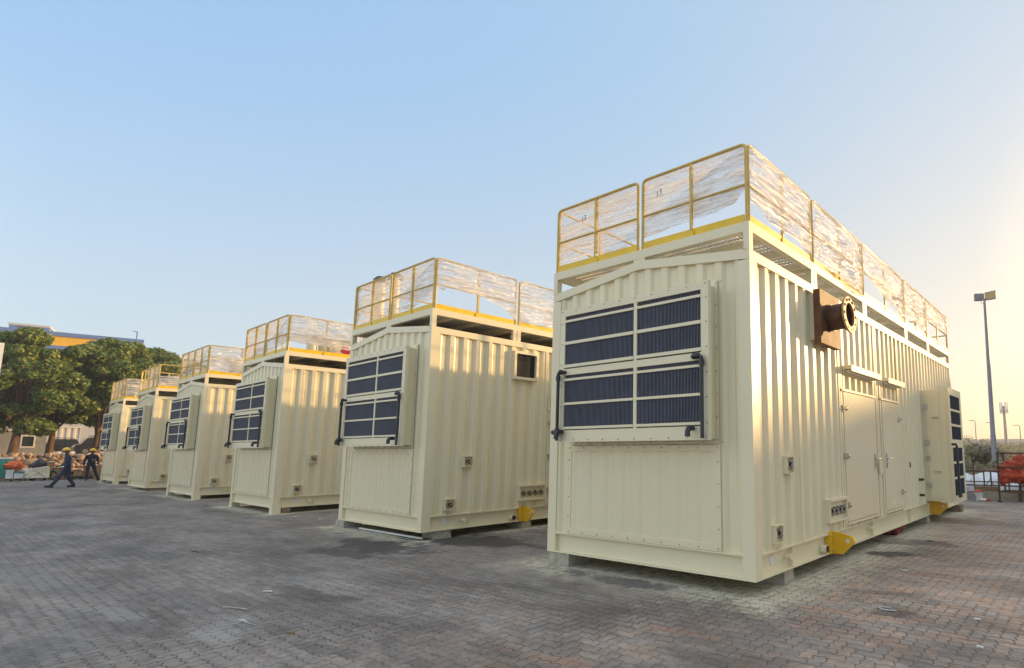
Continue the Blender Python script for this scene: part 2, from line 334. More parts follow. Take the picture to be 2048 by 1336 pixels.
# ------------------------------------------------------------------ ground
g = at(690,1105,2,0); g2 = at(980,1090,2,0); g3 = at(1780,1108,2,0); g4 = at(1240,1160,2,0); g5 = at(1790,1225,2,0)
gw = at(930,1078,2,0); gv = at(760,1092,2,0)
SPOTS = [(gw.x,gw.y,1.9,.75,.12,(.042,.040,.042),.92), (gv.x,gv.y,1.5,.55,.1,(.045,.043,.045),.88), (g.x,g.y,1.2,.36,.15,(.05,.048,.05),.8),
         (g4.x,g4.y-.05,1.1,.26,-.05,(.075,.072,.08),.75), (g3.x,g3.y,.55,.30,.4,(.03,.026,.024),.85), (g5.x,g5.y,.28,.22,.5,(.07,.06,.055),.7)]
for px, py, rx, ry, col, st in [(1900,1040,1.3,.8,(.20,.125,.065),.6),(1830,1085,.9,.5,(.075,.062,.055),.6),(620,1190,1.0,.25,(.075,.062,.055),.55),(900,1165,.8,.2,(.09,.075,.07),.5),
                        (250,1230,.7,.16,(.30,.295,.28),.6),(420,1270,.5,.14,(.34,.33,.31),.6),(650,1300,.5,.12,(.07,.065,.06),.5),(1100,1318,.5,.12,(.33,.20,.135),.5),(1650,1220,.5,.09,(.36,.215,.13),.6),(1350,1262,.55,.10,(.34,.20,.135),.5),(300,1110,1.6,.3,(.085,.08,.08),.5),(80,1160,2.5,.3,(.2,.195,.19),.5)]:
    p = at(px,py,2,0); SPOTS.append((p.x,p.y,rx,ry,.15,col,st))
RECTS = [(PLACES[i][0]-CW/2, PLACES[i][1]+CL/2, CW/2, CL/2, (.80,.55,.5,.45,.45,.4)[i], (1,1,1,.95,.9,.8)[i]) for i in range(6)]
M['paver'] = pavermat(RECTS, SPOTS)
mb = MB(); mb.add([(-47.5,-60,0),(60,-60,0),(60,15.8,0),(-47.5,15.8,0)], [(0,1,2,3)])
struct(mb.build('paved_yard', M['paver']))
mb = MB(); mb.add([(-2500,-2500,-.05),(2500,-2500,-.05),(2500,2500,-.05),(-2500,2500,-.05)], [(0,1,2,3)])
struct(mb.build('ground', M['sand']))
mb = MB(); nx, ny = 30, 60
for i in range(nx+1):
    for j in range(ny+1):
        x = -48.6-i*3.2; y = -60+j*3
        mb.v.append((x, y, 1.30+.22*noise.noise(Vector((x*.2,y*.2,3)))+(.0 if i else -.2)))
for i in range(nx):
    for j in range(ny):
        a = i*(ny+1)+j; mb.f.append((a, a+1, a+ny+2, a+ny+1)); mb.mi.append(0)
struct(mb.build('terrace', M['soil'], smooth=True))

# ------------------------------------------------------------------ container parts (meshes made once, shared by all six)
def corr(mb, axis, a0, a1, base, depth, z0, ztop, period=.28, sgn=1):
    """trapezoid sheet along axis ('x' or 'y'); outer flats at base, inner at base - sgn*depth"""
    n = max(1, round((a1-a0)/period)); p = (a1-a0)/n; pts = []
    for k in range(n):
        s = a0+k*p
        pts += [(s, 1), (s+p*.16, 1), (s+p*.32, 0), (s+p*.68, 0), (s+p*.84, 1)]
    pts.append((a1, 1)); vs = []; k2 = 0
    for s, o in pts:
        w = base-sgn*depth*(1-o)
        for z in (z0, ztop(s) if callable(ztop) else ztop): vs.append((s, w, z) if axis == 'x' else (w, s, z))
    mb.add(vs, [(2*i, 2*i+2, 2*i+3, 2*i+1) for i in range(len(pts)-1)])
def gable(x): return 3.93+.2*(1-abs(x+CW/2)/(CW/2))
def bolts(mb, pts, d, r=.0095, h=.012):
    mb.cur = 1
    for p in pts:
        p = Vector(p); mb.cyl(p, p+Vector(d)*h, r, 8, r*.75)
    mb.cur = 0
ME = {}
mb = MB()       # skid: channel beams all round
for y0, s in ((0, 1), (CL, -1)):
    ys = sorted((y0, y0+s*.10)); mb.box(-CW+.165, -.165, ys[0], ys[1], ZB, ZB+.022); mb.box(-CW+.165, -.165, ys[0], ys[1], ZS-.022, ZS)
    yw = sorted((y0+s*.06, y0+s*.075)); mb.box(-CW+.165, -.165, yw[0], yw[1], ZB+.022, ZS-.022)
for x0, s in ((0, -1), (-CW, 1)):
    xs = sorted((x0, x0+s*.10)); mb.box(xs[0], xs[1], .165, CL-.165, ZB, ZB+.022); mb.box(xs[0], xs[1], .165, CL-.165, ZS-.022, ZS)
    xw = sorted((x0+s*.065, x0+s*.08)); mb.box(xw[0], xw[1], .165, CL-.165, ZB+.022, ZS-.022)
    for y in (.98, 4.16, 6.6, 8.2, 10.2):
        xf = sorted((x0+s*.006, x0+s*.065)); mb.box(xf[0], xf[1], y-.008, y+.008, ZB+.022, ZS-.022)
mb.box(-CW+.1, -.1, .11, CL-.11, ZS-.03, ZS-.01)
ME['skid_frame'] = mb.mesh('skid_frame', M['cream_beam'])
mb = MB(); mb.box(-.165, 0, 0, .165, ZB, 3.88); ME['corner_post'] = mb.mesh('corner_post', M['cream_beam'])
mb = MB(); corr(mb, 'x', -CW+.165, -.165, .018, .035, ZS, gable, .27, -1); ME['front_wall'] = mb.mesh('front_wall', M['cream'])
mb = MB(); corr(mb, 'x', -CW+.165, -.165, CL-.018, .035, ZS, gable, .27, 1); ME['rear_wall'] = mb.mesh('rear_wall', M['cream'])
mb = MB(); corr(mb, 'y', .165, CL-.165, -.012, .046, ZS, 3.90, .285, 1)
for y in (1.30, 2.80, 4.62, 6.1): mb.box(-.02, .002, y-.035, y+.035, ZS, 3.88)
ME['side_wall'] = mb.mesh('side_wall', M['cream'])
mb = MB(); corr(mb, 'y', .165, CL-.165, -CW+.012, .046, ZS, 3.90, .285, -1); ME['far_side_wall'] = mb.mesh('side_wall', M['cream'])
mb = MB()       # top rail with the gable ends
for y0, y1 in ((0, .12), (CL-.12, CL)):
    H = CW/2
    mb.prism([(0, 3.88), (0, 4.0), (-H, 4.2), (-CW, 4.0), (-CW, 3.88), (-H, 4.08)], y0, y1, 1)
mb.box(-.12, 0, .12, CL-.12, 3.88, 4.0); mb.box(-CW, -CW+.12, .12, CL-.12, 3.88, 4.0)
ME['top_rail'] = mb.mesh('top_rail', M['cream_beam'])
mb = MB(); H = CW/2; mb.prism([(-.12, 3.955), (-.12, 3.98), (-H, 4.165), (-CW+.12, 3.98), (-CW+.12, 3.955), (-H, 4.14)], .12, CL-.12, 1); ME['roof'] = mb.mesh('roof', M['lightgrey'])
JN = [0, 1.95, 4.22, 6.97, 8.97, CL]
mb = MB()       # platform frame
for y0, y1 in ((0, .08), (CL-.08, CL)): mb.box(-CW, 0, y0, y1, 4.23, 4.35)
for x0, x1 in ((-.08, 0), (-CW, -CW+.08)):
    mb.box(x0, x1, .08, CL-.08, 4.23, 4.35)
    for y in JN:
        for w in ((.0, .09) if y == 0 else (-.09, 0) if y == CL else (-.10, -.008), (.008, .10)):
            if (y == 0 and w[0] > 0) or (y == CL and w[0] > 0): continue
            mb.box(x0, x1, y+w[0], y+w[1], 4.0, 4.23)
for y in JN[1:-1]: mb.box(-CW+.08, -.08, y-.05, y+.05, 4.235, 4.34)
for y in np.arange(.55, CL, .62): mb.box(-CW+.08, -.08, y-.022, y+.022, 4.25, 4.335)
for x in (-CW/2,): mb.box(x-.04, x+.04, .08, CL-.08, 4.20, 4.33)
mb.box(-CW/2-.10, -CW/2+.10, .003, .08, 4.19, 4.23)
ME['platform_frame'] = mb.mesh('platform_frame', M['cream_beam'])
mb = MB()       # grating
for x in np.arange(-CW+.1, -.09, .052): mb.box(x-.0035, x+.0035, .08, CL-.08, 4.336, 4.362)
for y in np.arange(.1, CL-.09, .115): mb.box(-CW+.08, -.08, y-.0055, y+.0055, 4.338, 4.357)
ME['platform_grating'] = mb.mesh('platform_grating', M['grate'])
mb = MB(); mb.box(-CW+.08, -.08, .08, CL-.08, 4.336, 4.345); ME['platform_plate'] = mb.mesh('platform_plate', M['lightgrey'])

def rail_meshes(ax, a0, a1, b, key):
    """a guard-rail panel along axis ax from a0 to a1 at the other coordinate b"""
    def P(s, z): return (s, b, z) if ax == 0 else (b, s, z)
    mb = MB(); r = .021; c = .07; pts = [P(a0+r, 4.33)]
    for k in range(5): w = math.pi/2*k/4; pts.append(P(a0+r+c-c*math.cos(w), ZR-r-c+c*math.sin(w)))
    for k in range(5): w = math.pi/2*k/4; pts.append(P(a1-r-c+c*math.sin(w), ZR-r-c+c*math.cos(w)))
    pts.append(P(a1-r, 4.33)); mb.tube(pts, r, 8)
    md = (a0+a1)/2; mb.bar(P(md, 4.36), P(md, ZR-.03), .042, .03); mb.tube([P(a0+r, 4.83), P(a1-r, 4.83)], .017, 8)
    ME['rail'+key] = mb.mesh('guard_rail', M['rail'], smooth=True)
    mb = MB(); s = .012
    if ax == 0: mb.box(a0+.05, a1-.05, b-s/2, b+s/2, 4.352, 4.455); mb.box(md-.05, md+.05, b-.025, b+.025, 4.352, 4.42)
    else: mb.box(b-s/2, b+s/2, a0+.05, a1-.05, 4.352, 4.455); mb.box(b-.025, b+.025, md-.05, md+.05, 4.352, 4.42)
    ME['toe'+key] = mb.mesh('toe_board', M['yellow'])
RK = []
for side, b in (('f', .03), ('b', CL-.03)):
    for k, (a0, a1) in enumerate(((-CW+.02, -CW/2-.022), (-CW/2+.022, -.02))): rail_meshes(0, a0, a1, b, f'{side}{k}'); RK.append(f'{side}{k}')
SPAN = [(.035, 1.93), (1.975, 4.20), (4.245, 6.95), (6.995, 8.95), (8.995, CL-.035)]
for side, b in (('r', -.03), ('l', -CW+.03)):
    for k, (a0, a1) in enumerate(SPAN): rail_meshes(1, a0, a1, b, f'{side}{k}'); RK.append(f'{side}{k}')

# intake hood with filters on the front
HX0, HX1, HZ0, HZ1, HY = -2.981, -0.435, 1.742, 3.637, -.24
mb = MB(); mb.box(HX0+.065, HX1-.065, HY+.0605, .0, HZ0+.02, HZ1-.02); ME['hood_body'] = mb.mesh('intake_hood', M['cream'])
XL, XD0, XD1, XR = -2.884, -1.591, -1.54, -0.542
mb = MB(); y0, y1 = HY, HY+.06
mb.box(HX0, HX1, y0, y1, 3.54, HZ1); mb.box(HX0, HX1, y0, y1, HZ0, 1.826); mb.box(HX0, XL, y0, y1, 1.826, 3.54); mb.box(XR, HX1, y0, y1, 1.826, 3.54)
mb.box(XL, XR, y0+.004, y1, 2.684, 2.775); mb.box(XL, XR, y0+.004, y1, 1.826, 1.905)
for za, zb_ in ((2.775, 3.54), (1.905, 2.684)): mb.box(XD0, XD1, y0+.002, y1, za, zb_)
for a, c in ((3.447,3.48),(3.123,3.165),(2.791,2.833),(2.601,2.633),(2.26,2.293),(1.919,1.953)):
    for xa, xb in ((XL, XD0), (XD1, XR)): mb.box(xa, xb, y0-.008, y1, a, c)
bolts(mb, [(x, y0, z) for z in (HZ1-.03, HZ0+.03) for x in np.linspace(HX0+.04, HX1-.04, 10)]+[(x, y0, z) for x in (HX0+.04, HX1-.03) for z in np.linspace(HZ0+.2, HZ1-.2, 6)], (0,-1,0))
ME['hood_frame'] = mb.mesh('hood_frame', [M['cream_beam'], M['bolt']])
mb = MB()       # wall flange of the hood and the bolted lower panel
fl = .45
mb.box(-2.97, HX0+.064, -.012, .0, 1.70, 3.70); mb.box(HX1-.064, -.45, -.012, .0, 1.70, 3.70); mb.box(HX0+.064, HX1-.064, -.012, 0, 3.617, 3.70); mb.box(HX0+.064, HX1-.064, -.012, 0, 1.70, 1.761)
bolts(mb, [(-.468, -.012, z) for z in np.linspace(1.75, 3.66, 8)]+[(x, -.012, 1.72) for x in np.linspace(-2.85, -.4, 10)]+[(x, -.012, 3.67) for x in np.linspace(-2.85, -.4, 10)], (0,-1,0))
ME['hood_flange'] = mb.mesh('hood_flange', [M['cream_beam'], M['bolt']])
mb = MB(); x0, x1, z0, z1, t = -3.02, -.44, .462, 1.69, .075
mb.box(x0, x1, -.006, .012, z1-t, z1); mb.box(x0, x1, -.006, .012, z0, z0+t); mb.box(x0, x0+t, -.006, .012, z0+t, z1-t); mb.box(x1-t, x1, -.006, .012, z0+t, z1-t)
corr(mb, 'x', x0+t, x1-t, .002, .011, z0+t, z1-t, .31, -1)
bolts(mb, [(x, -.006, z) for z in (z0+.03, z1-.03) for x in np.linspace(x0+.04, x1-.04, 10)]+[(x, -.006, z) for x in (x0+.03, x1-.03) for z in np.linspace(z0+.25, z1-.2, 4)], (0,-1,0))
ME['access_panel'] = mb.mesh('access_panel', [M['cream'], M['bolt']])
def pleats(mb, xa, xb, za, zb_, yf, d=.034, n=52):
    vs = []; p = (xb-xa)/n
    for k in range(n):
        for s, yy in ((0, yf+d), (.30, yf), (.62, yf)): vs += [(xa+(k+s)*p, yy, za), (xa+(k+s)*p, yy, zb_)]
    vs += [(xb, yf+d, za), (xb, yf+d, zb_)]
    mb.add(vs, [(2*i, 2*i+2, 2*i+3, 2*i+1) for i in range(len(vs)//2-1)])
    q = len(mb.mi)-(len(vs)//2-1)
    for i in range(len(vs)//2-1):
        if i % 3 == 1: mb.mi[q+i] = 1
for key, cells in (('u', ((3.48,3.54),(3.165,3.447),(2.833,3.123),(2.775,2.791))), ('d', ((2.633,2.684),(2.293,2.601),(1.953,2.26),(1.905,1.919)))):
    for kk, (xa, xb) in enumerate(((XL, XD0), (XD1, XR))):
        mb = MB()
        for ci, (za, zb_) in enumerate(cells): pleats(mb, xa, xb, za, zb_, HY+(.012 if ci in (1,2) else .024), n=58 if kk == 0 else 46)
        ME[f'filter{key}{kk}'] = mb.mesh('filter_screen', [M['filter'], M['filter_edge']])
def elbow(p, d1, d2, r=.06, n=5):
    """quarter bend: from p heading d1, turning to d2"""
    p, d1, d2 = Vector(p), Vector(d1), Vector(d2)
    return [p+d1*r*math.sin(w)+d2*r*(1-math.cos(w)) for w in [math.pi/2*k/n for k in range(n+1)]]
for key, x in (('r', -.498), ('l', -2.945)):
    mb = MB(); y = HY-.055; zt_ = 2.725; xs = x-.15 if key == 'r' else x+.09
    mb.tube([(xs, HY, zt_)]+elbow((xs, y+.04, zt_), (0,-1,0), (1 if key == 'r' else -1,0,0), .04)+(elbow((x-.045, y, zt_), (1,0,0), (0,0,-1), .045) if key == 'r' else elbow((x+.045, y, zt_), (-1,0,0), (0,0,-1), .045))+[(x, y, 1.76)], .023, 10)
    mb.cyl((xs+(.03 if key == 'r' else -.02), y, zt_), (x+(-.035 if key == 'r' else .03), y, zt_), .036, 10); mb.cyl((x, y, zt_-.05), (x, y, zt_-.12), .034, 10)
    if key == 'l': mb.cyl((x, y, 1.93), (x, y, 1.83), .036, 10); mb.cyl((x, y, 1.88), (x-.09, y, 1.88), .033, 10)
    ME['pipe'+key] = mb.mesh('drain_pipe', M['black'], smooth=True)
    mb = MB(); x2 = x-.15 if key == 'r' else x+.07
    mb.tube([(x2, y+.03, 1.88)]+elbow((x2, y-.03, 1.88), (0,-1,0), (0,0,-1), .05)+[(x2, y-.08, 1.78)], .032, 10)
    ME['stub'+key] = mb.mesh('drain_elbow', M['black'], smooth=True)

# side fittings, each at its own origin on the wall plane (x = 0 outwards +x)
mb = MB(); mb.box(-.05, .045, -.095, -.085, -.105, .105); mb.box(-.05, .045, .085, .095, -.105, .105); mb.box(-.05, .05, -.1, .1, .095, .107); mb.box(-.05, .045, -.085, .085, -.105, -.095); mb.box(-.05, -.0, -.085, .085, -.095, .095)
ME['sock_box'] = mb.mesh('socket_box', M['cream_beam'])
mb = MB(); mb.cyl((0,0,0), (.03,0,0), .058, 16); ME['sock'] = mb.mesh('socket', M['black'], smooth=True)
mb = MB(); mb.ring((.028,0,0), (1,0,0), .064, .05, .012, 20); mb.bar((.045,-.04,-.03), (.045,.045,.03), .018, .018); mb.box(.03, .05, -.01, .01, .03, .075); ME['sock_ring'] = mb.mesh('socket_ring', M['steel'], smooth=True)
mb = MB(); mb.box(-.05, .05, -.36, -.33, -.16, .16); mb.box(-.05, .05, .33, .36, -.16, .16); mb.box(-.05, .065, -.37, .37, .135, .17); mb.box(-.05, .05, -.33, .33, -.16, -.125); mb.box(-.05, -.0, -.33, .33, -.125, .135); ME['bank_box'] = mb.mesh('socket_bank', M['cream_beam'])
mb = MB(); mb.box(-.06, .02, -.12, .03, -.15, .155)
bolts(mb, [(.02, -.07, z) for z in (-.1, 0, .1)], (1,0,0), .014, .014)
mb.prism([(.02, .150), (.12, .145), (.30, .10), (.335, .03), (.16, -.15), (.02, -.15)], -.02, .02, 1)
ME['lug'] = mb.mesh('lifting_lug', [M['lug'], M['bolt']])
mb = MB(); mb.ring((.235, -.0205, .04), (0,-1,0), .052, .030, .006, 18); mb.ring((.235, .0205, .04), (0,1,0), .052, .030, .006, 18); ME['eye_ring'] = mb.mesh('eye_ring', M['lug'], smooth=True)
mb = MB(); mb.cyl((.235,-.0225,.04), (.235,.0225,.04), .031, 18); ME['eye_hole'] = mb.mesh('eye_hole', M['white'])
mb = MB(); mb.cyl((-.06,0,0), (.035,0,0), .055, 16); ME['gland'] = mb.mesh('cable_gland', M['cream_beam'], smooth=True)
mb = MB(); mb.cyl((.0,0,0), (.041,0,0), .047, 16); ME['gland_plug'] = mb.mesh('gland_plug', M['black'], smooth=True)
mb = MB(); mb.cyl((-.07,0,0), (.03,0,0), .036, 12); mb.cyl((.03,0,0), (.036,0,0), .043, 12); ME['pipe_stub'] = mb.mesh('pipe_stub', M['cream_beam'], smooth=True)
mb = MB(); mb.prism([(-.09,.05),(.03,.06),(.075,-.05),(-.04,-.06)], .0, .003, 0); ME['tag'] = mb.mesh('paper_tag', M['white'])
mb = MB(); mb.box(0, .02, -.035, .035, -.05, .05); mb.box(.02, .06, -.025, .02, -.018, .018); mb.cyl((.03,.02,0), (.03,.10,0), .022, 10); mb.box(.0, .03, .07, .11, -.035, .035); ME['hinge'] = mb.mesh('hinge', M['steel'], smooth=True)
mb = MB(); mb.box(0, .018, -.028, .028, -.13, .13); mb.tube([(.018,0,.04),(.06,0,.04),(.065,.02,.04),(.065,.15,.045)], .012, 8); mb.cyl((.018,0,-.06), (.03,0,-.06), .018, 10); ME['handle'] = mb.mesh('handle', M['steel'], smooth=True)

# ------------------------------------------------------------------ plastic film
def film(name, ax, a0, a1, b, out, bottom, top=None, amp=.022, seed=0, holes=0, nu=54, nv=26):
    """film over a rail panel; bottom(u), top(u) give its edges, out is the outward sign"""
    vs = []; uv = []; fs = []; keep = []
    top = top or (lambda u: ZR-.012)
    for i in range(nu+1):
        u = i/nu; s = a0+(a1-a0)*u; zb_ = bottom(u)+.014*noise.noise(Vector((u*9, seed, 1)))+.035*noise.noise(Vector((u*4, seed, 9))); zt_ = top(u)+.012*noise.noise(Vector((u*11, seed, 4)))
        for j in range(nv+1):
            v = j/nv; z = zb_+(zt_-zb_)*v
            q = Vector((s*1.2+seed*7, (z+s*.22*out)*8, seed)); d = amp*noise.fractal(q, 1, 2, 4)+amp*1.3*noise.noise(Vector((s*2, z*2.4, seed+5)))
            edge = min(1, 6*min(u, 1-u))*min(1, 5*(1-v)); d = abs(d)*edge+.026-.03*(1-edge)*0+.012*(1-v)*noise.noise(Vector((s*9, z*5, seed)))
            w = b+out*d; vs.append((s, w, z) if ax == 0 else (w, s, z)); uv.append((s, z))
    for i in range(nu):
        for j in range(nv):
            a = i*(nv+1)+j; c = uv[a]
            if holes and noise.noise(Vector((c[0]*1.5+seed, c[1]*2.6, seed*2.))) > 1-holes and noise.noise(Vector((c[0]*3, c[1]*3, seed*2.))) > -.3: continue
            fs.append((a, a+nv+1, a+nv+2, a+1))
    me = bpy.data.meshes.new(name); me.from_pydata(vs, [], fs); me.materials.append(M['film']); me.polygons.foreach_set('use_smooth', [True]*len(fs))
    ul = me.uv_layers.new(); loops = np.zeros(len(me.loops), dtype=np.int32); me.loops.foreach_get('vertex_index', loops)
    ul.data.foreach_set('uv', np.array(uv, dtype=np.float32)[loops].ravel()); me.update(); return me
def line(*p):
    """piecewise-linear edge through (u, z) pairs"""
    us = [q[0] for q in p]; zs = [q[1] for q in p]
    return lambda u: float(np.interp(u, us, zs))

# ------------------------------------------------------------------ the six containers
CLAB = ['largest and nearest cream container, with rusty exhaust pipe stub and two side doors',
        'cream container with a square black exhaust opening, second nearest of the row',
        'cream container with ducts and a red horn on its roof deck, third from the right',
        'cream container fourth from the right, its whole roof rail wrapped, standing on corner feet',
        'cream container fifth from the right, front corner of its yellow roof rail left unwrapped',
        'smallest looking and farthest cream container, at the left end of the row near the workers']
CN = ['nearest', 'second nearest', 'third', 'fourth', 'fifth', 'farthest']
GC = 'cream generator containers in a row'
def local(i, p):
    x, y, a, dz = PLACES[i]; c, s = math.cos(a), math.sin(a); return Vector((x+p[0]*c-p[1]*s, y+p[0]*s+p[1]*c, p[2]+dz))
roots = []
for i, (x, y, a, dz) in enumerate(PLACES):
    rt = thing('generator_container', CLAB[i], 'container', (x, y, dz), a, GC); roots.append(rt)
    def pt(key, name, loc=None, parent=rt): return place(ME[key], name, parent, loc)
    pt('skid_frame', 'skid_frame'); pt('front_wall', 'front_wall'); pt('rear_wall', 'rear_wall'); pt('side_wall', 'side_wall'); pt('far_side_wall', 'side_wall'); pt('top_rail', 'top_rail'); pt('roof', 'roof')
    for px in (0, -CW+.165):
        for py in (0, CL-.165): pt('corner_post', 'corner_post', (px, py, 0))
    pt('platform_frame', 'platform_frame')
    if i in (0,): pt('platform_grating', 'platform_grating')
    else: pt('platform_plate', 'platform_plate')
    for k in RK:
        rr = pt('rail'+k, 'guard_rail'); place(ME['toe'+k], 'toe_board', rr)
    h = pt('hood_body', 'intake_hood'); pt('hood_frame', 'hood_frame', None, h); pt('hood_flange', 'hood_flange', None, h)
    for k in ('u0','u1','d0','d1'): pt('filter'+k, 'filter_screen', None, h)
    for k in ('r','l'): pt('pipe'+k, 'drain_pipe', None, h); pt('stub'+k, 'drain_elbow', None, h)
    pt('access_panel', 'access_panel')
    for (yy, zz) in ((.88, 1.44), (.53, .64)):
        sb = pt('sock_box', 'socket_box', (.0, yy, zz)); place(ME['sock'], 'socket', sb); place(ME['sock_ring'], 'socket_ring', sb)
    bk = pt('bank_box', 'socket_bank', (.0, 2.47, .76))
    for k in range(4):
        place(ME['sock'], 'socket', bk, (-.002, -.235+.155*k, -.01)); place(ME['sock_ring'], 'socket_ring', bk, (-.002, -.235+.155*k, -.01))
    for yy in (2.27, 8.42):
        lg = pt('lug', 'lifting_lug', (0, yy, .325)); place(ME['eye_ring'], 'eye_ring', lg); place(ME['eye_hole'], 'eye_hole', lg)
    gl = pt('gland', 'cable_gland', (0, 2.0, .27)); place(ME['gland_plug'], 'gland_plug', gl)
    for yy in (.86, 4.02): pt('pipe_stub', 'pipe_stub', (0, yy, .33))
    pt('tag', 'paper_tag', (-.062, .53, .33))
    if i in (2, 3, 5):
        mb = MB(); mb.box(-.2, .003, -.003, .2, -dz, ZB-.001)
        if 'foot%d' % i not in ME: ME['foot%d' % i] = mb.mesh('corner_foot', M['cream_beam'])
        for px in (0, -CW+.195):
            for py in (0, CL-.195): place(ME['foot%d' % i], 'corner_foot', rt, (px, py, 0))

# --- doors, canopies, side hood: on every unit (seen on the nearest one)
mb = MB(); mb.box(-.03, .016, 2.92, 4.44, .545, 2.53); ME['door1'] = mb.mesh('door', M['cream'])
mb = MB(); mb.box(-.03, .016, 4.90, 5.98, .545, 2.53); ME['door2'] = mb.mesh('door', M['cream'])
for key, (a0, a1) in (('1', (2.92, 4.44)), ('2', (4.90, 5.98))):
    mb = MB(); mb.box(-.03, .004, a0-.07, a0-.008, ZS, 2.86); mb.box(-.03, .004, a1+.008, a1+.07, ZS, 2.86); mb.box(-.03, .03, a0-.07, a1+.07, 2.54, 2.575); mb.box(-.03, .03, a0-.03, a1+.03, .50, .535)
    ME['doorframe'+key] = mb.mesh('door_frame', M['cream_beam'])
    mb = MB(); b0, b1 = (3.10, 4.62) if key == '1' else (4.92, 6.40)
    b0, b1 = a0+.05, a1+.06
    mb.prism([(0, 2.80), (.02, 2.80), (.02, 2.86), (.13, 2.86), (.13, 2.895), (.03, 2.945), (0, 2.945)], b0, b1, 1) if False else None
    mb.box(.0, .02, b0, b1, 2.82, 2.95); mb.box(.02, .15, b0, b1, 2.89, 2.95); mb.box(.13, .15, b0, b1, 2.855, 2.89)
    ME['canopy'+key] = mb.mesh('rain_canopy', M['cream_beam'])
    mb = MB(); mb.box(.022, .10, b0+.05, b1-.05, 2.845, 2.885); ME['strip'+key] = mb.mesh('lamp_strip', M['white'])
mb = MB(); mb.box(-.05, .53, 8.03, 9.42, .50, 2.98); ME['shood'] = mb.mesh('side_hood', M['cream'])
mb = MB(); X0 = .53; F0, F1 = 8.0, 9.45
mb.box(X0, X0+.03, F0, F0+.16, .46, 3.02); mb.box(X0, X0+.03, F1-.16, F1, .46, 3.02)
for za, zb_ in ((.46,.62),(.98,1.03),(1.32,1.37),(1.68,1.86),(2.16,2.21),(2.50,2.55),(2.86,3.02)): mb.box(X0, X0+.03, F0+.16, F1-.16, za, zb_)
bolts(mb, [(X0+.03, yy, 3.0) for yy in np.linspace(F0+.08, F1-.08, 7)]+[(X0+.03, F0+.03, z) for z in np.linspace(.6, 2.9, 8)], (1,0,0))
ME['shood_frame'] = mb.mesh('hood_frame', [M['cream_beam'], M['bolt']])
for kk, (za, zb_) in enumerate(((.62,.98),(1.03,1.32),(1.37,1.68),(1.86,2.16),(2.21,2.50),(2.55,2.86))):
    n = 60; ya, yb = F0+.16, F1-.16; vs = []
    for k in range(n+1):
        for w in ((0, .003), (.5, .018)): vs += [(X0+w[1], ya+(yb-ya)*(k+w[0])/(n+.5), za), (X0+w[1], ya+(yb-ya)*(k+w[0])/(n+.5), zb_)]
    mb = MB(); mb.add(vs, [(2*i, 2*i+2, 2*i+3, 2*i+1) for i in range(len(vs)//2-1)]); ME['shood_filter%d' % kk] = mb.mesh('filter_screen', M['filter'])
mb = MB(); mb.box(.07, .36, 8.008, 8.03, .56, 2.94); mb.box(.085, .345, 8.002, 8.008, .59, 2.91); ME['shood_door'] = mb.mesh('hood_door', M['cream'])
mb = MB()
for z in (.85, 1.45, 1.80, 2.60): mb.box(.03, .12, 7.985, 8.004, z-.05, z+.05)
for z in (1.15, 2.35): mb.bar((.20, 7.99, z), (.33, 7.985, z), .02, .025)
ME['shood_latch'] = mb.mesh('latch_hinges', M['galv'])
mb = MB(); mb.tube([(X0+.02, 8.05, 1.75), (X0+.12, 8.05, 1.75), (X0+.13, 8.05, 1.70), (X0+.13, 8.05, .60)], .028, 8); mb.tube([(X0+.02, 8.30, .68), (X0+.10, 8.30, .68), (X0+.12, 8.30, .60)], .03, 8)
ME['shood_pipe'] = mb.mesh('drain_pipe', M['black'], smooth=True)
mb = MB(); mb.box(0, .012, -.03, .03, -.05, .05); ME['switch'] = mb.mesh('switch', M['black'])
mb = MB(); mb.cyl((-.03,0,0), (.08,0,0), .028, 10); ME['redcap'] = mb.mesh('red_cap', M['rust'], smooth=True)
for i in range(2):
    rt = roots[i]
    for k, hy, hs in (('1', 2.90, 1), ('2', 5.98, -1)):
        d = place(ME['door'+k], 'door', rt); place(ME['doorframe'+k], 'door_frame', d)
        for z in ((2.27, 1.53, .79) if k == '1' else (2.23, .82)):
            hg = place(ME['hinge'], 'hinge', d, (.012, hy, z)); hg.scale = (1, hs, 1)
        hd = place(ME['handle'], 'handle', d, (.016, 4.33 if k == '1' else 5.0, 1.43))
        c = place(ME['canopy'+k], 'rain_canopy', rt); place(ME['strip'+k], 'lamp_strip', c)
    mb = MB(); mb.box(.016, .05, 4.52, 4.66, 1.22, 1.44); mb.build('key_box', M['cream_beam'], rt)
    sh = place(ME['shood'], 'side_hood', rt)
    for k, nm in (('shood_frame','hood_frame'),*(('shood_filter%d' % q, 'filter_screen') for q in range(6)),('shood_door','hood_door'),('shood_latch','latch_hinges'),('shood_pipe','drain_pipe')): place(ME[k], nm, sh)
    place(ME['switch'], 'switch', rt, (-.012, 6.75, 1.32))
    for z in (.99, .66): place(ME['redcap'], 'red_cap', rt, (-.012, 7.5, z))
